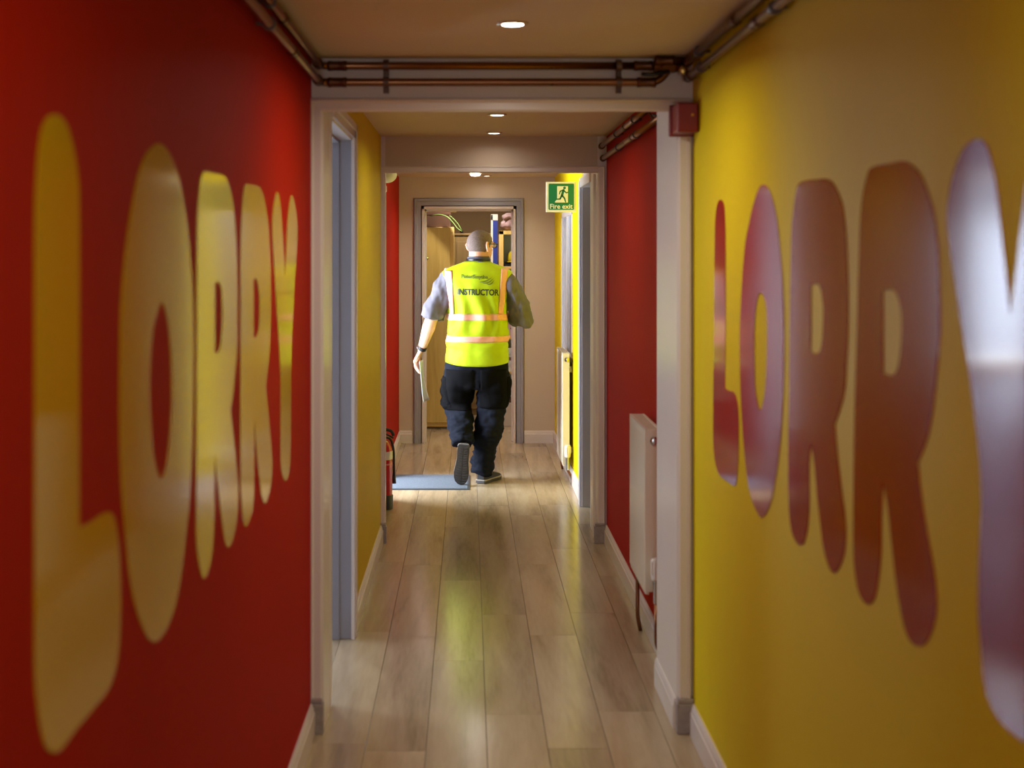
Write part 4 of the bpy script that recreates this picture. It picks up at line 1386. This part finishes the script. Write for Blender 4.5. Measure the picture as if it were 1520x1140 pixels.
for s in (-1, 1):
    bm = B()
    lathe(bm, hp(0.034 * s, 0.108, 0.0), [(0.018, -0.0006), (0.018, 0.0006)], 20, HF, HR)
    obj('lens', bm, 'lens', gl)

# --- shirt: trunk, sleeves
bm = B()
loft(bm, [ring((0.062, PY, z), a, b, 40, 2.3) for z, a, b in
          ((0.90, 0.195, 0.155), (1.05, 0.192, 0.158), (1.20, 0.188, 0.15), (1.32, 0.200, 0.142), (1.40, 0.200, 0.122), (1.44, 0.180, 0.10), (1.475, 0.125, 0.085), (1.505, 0.080, 0.076))])
for S_, E_, W_, out in ((SL, EL, WL, -1), (SR, ER, WR, 1)):
    d = (W_ - E_).normalized()
    e2 = E_ + d * 0.015
    if out < 0:
        pts = [S_ + V((0.06, 0, -0.005)), S_ + V((0.010, 0, -0.012)), S_.lerp(E_, 0.3), S_.lerp(E_, 0.65), E_ + V((0.012, -0.002, 0.01))]
        rad = [(0.050, 0.070), (0.056, 0.074), (0.074, 0.086), (0.080, 0.085), (0.082, 0.082)]
    else:
        pts = [S_ - V((0.06, 0, 0.005)), S_ - V((0.010, 0, 0.012)), S_.lerp(E_, 0.35), S_.lerp(E_, 0.75), E_ + V((-0.010, 0.01, -0.012)), E_ + d * 0.10 + V((0, 0, 0.0))]
        rad = [(0.050, 0.070), (0.056, 0.074), (0.068, 0.086), (0.072, 0.085), (0.074, 0.080), (0.066, 0.072)]
    tube(bm, pts, rad, 28, ref=(1, 0, 0))
shirt = obj('shirt', bm, 'shirt', man)
union(shirt, 0.0075, 3)
folds(shirt, 0.026, 10, (1, 1, 0.7), 2.0, lambda c: 1.0 if abs(c.x) > 0.19 else 0.2)
bm = B()
rc = [ring((0.072, PY - 0.006, z), a, b, 36, 2.0) for z, a, b in
      ((1.500, 0.088, 0.090), (1.530, 0.082, 0.084), (1.562, 0.077, 0.079), (1.568, 0.074, 0.076), (1.560, 0.070, 0.072), (1.51, 0.068, 0.070))]
loft(bm, rc, cap=False)
obj('collar', bm, 'collar', shirt, True)

# --- high-visibility vest
VR = [(0.818, 0.2205, 0.172), (0.83, 0.2215, 0.174), (0.90, 0.2195, 0.176), (0.97, 0.216, 0.177), (1.05, 0.211, 0.176), (1.12, 0.206, 0.172),
      (1.18, 0.204, 0.166), (1.25, 0.208, 0.160), (1.32, 0.222, 0.154), (1.38, 0.236, 0.146), (1.43, 0.245, 0.136), (1.462, 0.242, 0.124),
      (1.480, 0.218, 0.114), (1.498, 0.178, 0.104), (1.515, 0.132, 0.096), (1.528, 0.098, 0.090), (1.536, 0.084, 0.086)]


def vest_r(z):
    for (z0, a0, b0), (z1, a1, b1) in zip(VR, VR[1:]):
        if z <= z1:
            t_ = max(0.0, (z - z0) / (z1 - z0))
            return a0 + (a1 - a0) * t_, b0 + (b1 - b0) * t_
    return VR[-1][1:]


zs = [0.818 + (1.536 - 0.818) * k / 58 for k in range(59)]
bm = B()
rings_ = []
NV = 96
for z in zs:
    a, b = vest_r(z)
    rr = []
    for k, p in enumerate(ring((0.062, PY, z), a, b, NV, 2.35)):
        th = 2 * PI * k / NV
        # hem dips in the middle of the back, folds run up from the waist
        q = p.copy()
        low = max(0.0, (1.0 - z) / 0.18)
        q.z += 0.024 * abs(math.cos(th)) ** 2 * low - 0.006 * low
        nrm = V((math.cos(th), math.sin(th), 0))
        mid = math.exp(-((z - 1.19) / 0.13) ** 2)
        f = 0.011 * mid * math.sin(11 * th + 1.8 * math.sin(z * 11 + th)) + 0.010 * math.exp(-((z - 1.02) / 0.04) ** 2) * math.sin(3 * th + 20 * z)
        f += 0.009 * noise.fractal(V((p.x * 7, p.y * 7, z * 5)), 1.0, 2.0, 3)
        f += 0.012 * noise.fractal(V((p.x * 5 + z * 9, 3.1, z * 16)), 1.0, 2.0, 2) * math.exp(-((z - 1.0) / 0.16) ** 2)
        damp = 1.0 if z < 1.47 else 0.3
        q += nrm * f * damp
        rr.append(q)
    rings_.append(rr)
loft(bm, rings_, cap=False)
bmesh.ops.recalc_face_normals(bm, faces=bm.faces[:])
vest_tree = BVHTree.FromBMesh(bm)
vest = obj('hi_vis_vest', bm, 'hivis', man, True)
sd = vest.modifiers.new('thickness', 'SOLIDIFY')
sd.thickness = 0.003
sd.offset = -1


def on_back(x, z, off):
    h = vest_tree.ray_cast(V((x, PY - 1.0, z)), V((0, 1, 0)))
    if h[0] is None:
        h = vest_tree.find_nearest(V((x, PY - 0.1, z)))
    return h[0] + h[1] * (off if h[1].y < 0 else -off)


def hoop(name, zlo, zhi, off=0.003, n=96, rows=4):
    """tape that runs right round the vest"""
    bm = B()
    rg = []
    for r in range(rows + 1):
        z = zlo + (zhi - zlo) * r / rows
        row = []
        for k in range(n):
            th = 2 * PI * k / n
            dv = V((math.cos(th), math.sin(th), 0))
            h = vest_tree.ray_cast(V((0.062, PY, z)), V((dv.x, dv.y * 0.8, 0)).normalized())
            row.append(h[0] + dv * off)
        rg.append(row)
    loft(bm, rg, cap=False)
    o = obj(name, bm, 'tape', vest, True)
    s_ = o.modifiers.new('thickness', 'SOLIDIFY')
    s_.thickness = 0.0012
    return o


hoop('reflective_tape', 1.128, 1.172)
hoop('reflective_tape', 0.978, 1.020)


def brace(top, bot, w0, w1, off=0.0026, n=26):
    bm = B()
    rows = []
    for k in range(n + 1):
        f = k / n
        x = top[0] + (bot[0] - top[0]) * f
        z = top[1] + (bot[1] - top[1]) * f
        w = w0 + (w1 - w0) * f
        rows.append([on_back(x + w * (j / 4 - 0.5), z, off) for j in range(5)])
    loft(bm, rows, cap=False, closed=False)
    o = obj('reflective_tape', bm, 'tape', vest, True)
    s_ = o.modifiers.new('thickness', 'SOLIDIFY')
    s_.thickness = 0.0012
    return o


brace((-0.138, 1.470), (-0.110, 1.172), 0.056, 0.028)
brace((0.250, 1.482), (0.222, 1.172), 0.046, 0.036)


def print_on_vest(name, me, x, z, mname, off=0.0022, rot=0.0):
    bm = B()
    bm.from_mesh(me)
    bmesh.ops.triangulate(bm, faces=bm.faces[:])
    R = Matrix.Rotation(rot, 2)
    for v in bm.verts:
        q = R @ Vector((v.co.x, v.co.y))
        v.co = on_back(x + q.x, z + q.y, off)
    return obj(name, bm, mname, vest)


tm = text_mesh('INSTRUCTOR', 0.0575, bold=0.0018)
tm.transform(Matrix.Diagonal((0.80, 1, 1, 1)))
print_on_vest('lettering', tm, 0.066, 1.303, 'print', rot=-0.02)
print_on_vest('lettering', text_mesh('PeterSmythe', 0.0355, bold=0.0011), 0.043, 1.417, 'logo_print', rot=-0.03)
# swoosh emblem after the name
sw = []
for k, (x0, z0, x1, z1, bow) in enumerate(((0.075, 1.392, 0.172, 1.432, 0.012), (0.095, 1.386, 0.182, 1.424, 0.016), (0.125, 1.380, 0.186, 1.414, 0.018))):
    top, bot = [], []
    for i in range(13):
        f = i / 12
        x = x0 + (x1 - x0) * f
        z = z0 + (z1 - z0) * f - bow * math.sin(PI * f)
        h = 0.0045 * math.sin(PI * min(1, f * 1.1)) + 0.0006
        top.append((x - 0.043, z + h - 1.4))
        bot.append((x - 0.043, z - h - 1.4))
    sw.append(top + bot[::-1])
me = outline_mesh(sw, 0.0)
print_on_vest('emblem', me, 0.043, 1.4, 'logo_print', off=0.0026)

# --- lanyard round the collar
bm = B()
tube(bm, [p for p in ring((0.070, PY - 0.006, 1.545), 0.0835, 0.0865, 40)] + [ring((0.070, PY - 0.006, 1.545), 0.0835, 0.0865, 40)[0]], (0.007, 0.0025), 8, ref=(0, 0, 1))
obj('lanyard', bm, 'black', man, True)

# --- trousers
bm = B()
loft(bm, [ring((0.058, PY, z), a, b, 36, 2.3) for z, a, b in
          ((0.66, 0.190, 0.125), (0.72, 0.215, 0.150), (0.80, 0.222, 0.160), (0.88, 0.214, 0.160), (0.95, 0.20, 0.155))])
LTOP, RTOP = V((-0.052, PY - 0.005, 0.76)), V((0.170, PY - 0.005, 0.76))
tube(bm, [LTOP, V((-0.066, PY + 0.04, 0.64)), V((-0.072, PY + 0.075, 0.545)), V((-0.066, PY + 0.03, 0.47)), V((-0.052, PY - 0.045, 0.40)), V((-0.038, PY - 0.12, 0.325)), V((-0.036, PY - 0.165, 0.275))],
     [(0.118, 0.13), (0.106, 0.118), (0.096, 0.105), (0.092, 0.092), (0.087, 0.084), (0.080, 0.074), (0.072, 0.064)], 32)
tube(bm, [RTOP, V((0.168, PY + 0.005, 0.62)), V((0.160, PY + 0.015, 0.50)), V((0.146, PY + 0.01, 0.38)), V((0.124, PY - 0.005, 0.26)), V((0.100, PY - 0.015, 0.15)), V((0.090, PY - 0.018, 0.062))],
     [(0.118, 0.13), (0.106, 0.115), (0.095, 0.105), (0.092, 0.098), (0.088, 0.092), (0.082, 0.088), (0.074, 0.084)], 32)
tr = obj('trousers', bm, 'trousers', man)
union(tr, 0.008, 3)
folds(tr, 0.020, 8, (1, 1, 1.6), 5.0, lambda c: 0.35 if c.z > 0.7 else 1.0)
folds(tr, 0.010, 15, (0.7, 0.7, 2.6), 9.0, lambda c: 0.0 if c.z > 0.42 else 1.0)
bm = B()
bm.from_mesh(tr.data)
bmesh.ops.translate(bm, verts=bm.verts[:], vec=V((PX, PY, 0)))
tr_tree = BVHTree.FromBMesh(bm)
bm.free()


def pocket(x0, x1, z0, z1, off=0.010, nx=16, nz=16, side=None):
    bm = B()
    rows = []
    for r in range(nz + 1):
        z = z0 + (z1 - z0) * r / nz
        row = []
        for c_ in range(nx + 1):
            f = c_ / nx
            if side:
                th = x0 + (x1 - x0) * f
                cx = side
                h = tr_tree.ray_cast(V((cx + 0.6 * math.cos(th), PY + 0.02 + 0.6 * math.sin(th), z)), V((-math.cos(th), -math.sin(th), 0)))
            else:
                x = x0 + (x1 - x0) * f
                h = tr_tree.ray_cast(V((x, PY - 0.8, z)), V((0, 1, 0)))
            if h[0] is None:
                h = tr_tree.find_nearest(V((side or x0, PY, z)))
            edge = min(1.0, 5 * min(f, 1 - f) + 0.15, 6 * min(r / nz, 1 - r / nz) + 0.25)
            row.append(h[0] + h[1] * (off * edge))
        rows.append(row)
    loft(bm, rows, cap=False, closed=False)
    o = obj('pocket', bm, 'pocket', tr, True)
    s_ = o.modifiers.new('thickness', 'SOLIDIFY')
    s_.thickness = 0.006
    s_.offset = -1
    return o


pocket(-0.150, 0.035, 0.500, 0.79, 0.010)
pocket(0.085, 0.262, 0.520, 0.79, 0.010)
pocket(PI * 0.74, PI * 1.26, 0.505, 0.735, 0.024, side=-0.055)
pocket(-PI * 0.26, PI * 0.26, 0.515, 0.735, 0.020, side=0.17)

# --- shoes
def shoe(label, m4):
    """built along +Y: heel at y=0, toe at y=0.29, sole at z=0; then placed by m4"""
    outline = [(0.000, 0.0, 0.030), (0.012, 0.0, 0.036), (0.05, 0.0, 0.039), (0.10, -0.001, 0.037), (0.15, -0.002, 0.042), (0.20, -0.003, 0.049),
               (0.235, -0.003, 0.047), (0.265, -0.002, 0.038), (0.283, 0.0, 0.022), (0.290, 0.001, 0.006)]
    r = thing('shoe', None, None)
    r.parent = man

    def sole_bm(z0, z1, grow):
        bm = B()
        left = [(c - w - grow, y) for y, c, w in outline]
        right = [(c + w + grow, y) for y, c, w in reversed(outline)]
        loop = left + right
        rings = [[V((x, y, z)) for x, y in loop] for z in (z0, z1)]
        loft(bm, rings)
        return bm
    bm = sole_bm(0.004, 0.022, 0.002)
    bmesh.ops.transform(bm, matrix=m4, verts=bm.verts[:])
    so = obj('sole', bm, 'sole', r)
    bm = B()
    for k in range(15):
        y = 0.02 + k * 0.0178
        w = [wd for yy, c_, wd in outline if yy <= y][-1] - 0.008
        for s in (-1, 1):
            pts = [V((s * 0.004, y, 0)), V((s * w, y - 0.006, 0)), V((s * w, y + 0.004, 0)), V((s * 0.004, y + 0.010, 0))]
            rg = [[p + V((0, 0, z)) for p in pts] for z in (0.0, 0.005)]
            loft(bm, rg)
    bmesh.ops.transform(bm, matrix=m4, verts=bm.verts[:])
    obj('tread', bm, 'sole', so)
    bm = sole_bm(0.020, 0.028, 0.0035)
    bmesh.ops.transform(bm, matrix=m4, verts=bm.verts[:])
    obj('rim', bm, 'sole_rim', so)
    bm = B()
    rg = []
    for y, c, w, h in ((0.004, 0, 0.024, 0.085), (0.02, 0, 0.033, 0.098), (0.05, 0, 0.037, 0.100), (0.085, 0, 0.037, 0.096), (0.125, 0, 0.040, 0.082),
                       (0.17, -0.002, 0.044, 0.068), (0.215, -0.003, 0.046, 0.056), (0.25, -0.002, 0.040, 0.048), (0.275, 0, 0.027, 0.040), (0.287, 0, 0.012, 0.032)):
        row = []
        for k in range(20):
            a = PI * k / 19
            x = c + math.cos(a) * w * (1.0 if math.sin(a) < 0.6 else 0.98)
            z = 0.024 + (h - 0.024) * math.sin(a) ** 0.7
            row.append(V((x, y, z)))
        rg.append(row)
    loft(bm, rg)
    bmesh.ops.transform(bm, matrix=m4, verts=bm.verts[:])
    obj('upper', bm, 'shoe', r, True, autosmooth=0.9)
    bm = B()
    for k in range(4):
        y = 0.115 + k * 0.022
        zt = 0.090 - k * 0.0085
        tube(bm, [(-0.022, y, zt - 0.012), (0, y + 0.004, zt), (0.022, y, zt - 0.012)], 0.0028, 8)
    bmesh.ops.transform(bm, matrix=m4, verts=bm.verts[:])
    obj('laces', bm, 'black', r, True)
    return r


# left shoe: heel lifted, toe still on the floor, sole towards the camera
mL = Matrix.Translation((-0.030, PY - 0.268, 0.292)) @ Matrix.Rotation(math.radians(4), 4, 'Y') @ Matrix.Rotation(math.radians(-77), 4, 'X')
shoe('left', mL)
# right shoe: flat, toes turned out
mR = Matrix.Translation((0.082, PY - 0.092, 0.0)) @ Matrix.Rotation(math.radians(-27), 4, 'Z')
shoe('right', mR)

# --- watch
wc = WL.lerp(EL, 0.10)
wd = (WL - EL).normalized()
wu = V((1, 0, 0))
wu = (wu - wd * wu.dot(wd)).normalized()
wv = wd.cross(wu)
wt = thing('wristwatch', None, None)
wt.parent = man
bm = B()
rg = []
for off, e in ((-0.012, 0.0), (-0.012, 0.008), (0.012, 0.008), (0.012, 0.0)):
    rg.append([wc + wd * off + wu * ((0.0255 + e) * math.cos(2 * PI * k / 28)) + wv * ((0.0315 + e) * math.sin(2 * PI * k / 28)) for k in range(28)])
loft(bm, rg + [rg[0]], cap=False)
obj('strap', bm, 'black', wt, True, autosmooth=0.7)
bm = B()
lathe(bm, wc - wu * 0.029, [(0.018, 0.0), (0.019, -0.004), (0.017, -0.010), (0.0, -0.0105)], 22, wu, wd)
obj('case', bm, 'chrome', wt, True, autosmooth=0.6)

# --- the sheet held in his left hand
kn = WL + hd * 0.088
t = thing('paper_sheet', 'folded white sheet hanging edge-on from the man\'s left hand', 'paper', (-0.335, PY + 0.12, 0.56))
for lay_k in range(2):
    bm = B()
    rows = []
    for r in range(13):
        f = r / 12
        z = 0.835 - 0.285 * f
        row = []
        for c_ in range(7):
            g = c_ / 6
            x = -0.334 + 0.034 * f ** 1.7 + 0.016 * (g - 0.5) + 0.004 * math.sin(5 * f + 2 * g) + lay_k * (0.002 + 0.010 * f * g)
            row.append(V((x, PY + 0.020 + 0.19 * g, z)))
        rows.append(row)
    loft(bm, rows, cap=False, closed=False)
    o = obj('leaf', bm, 'paper', t, True)
    s_ = o.modifiers.new('thickness', 'SOLIDIFY')
    s_.thickness = 0.0009
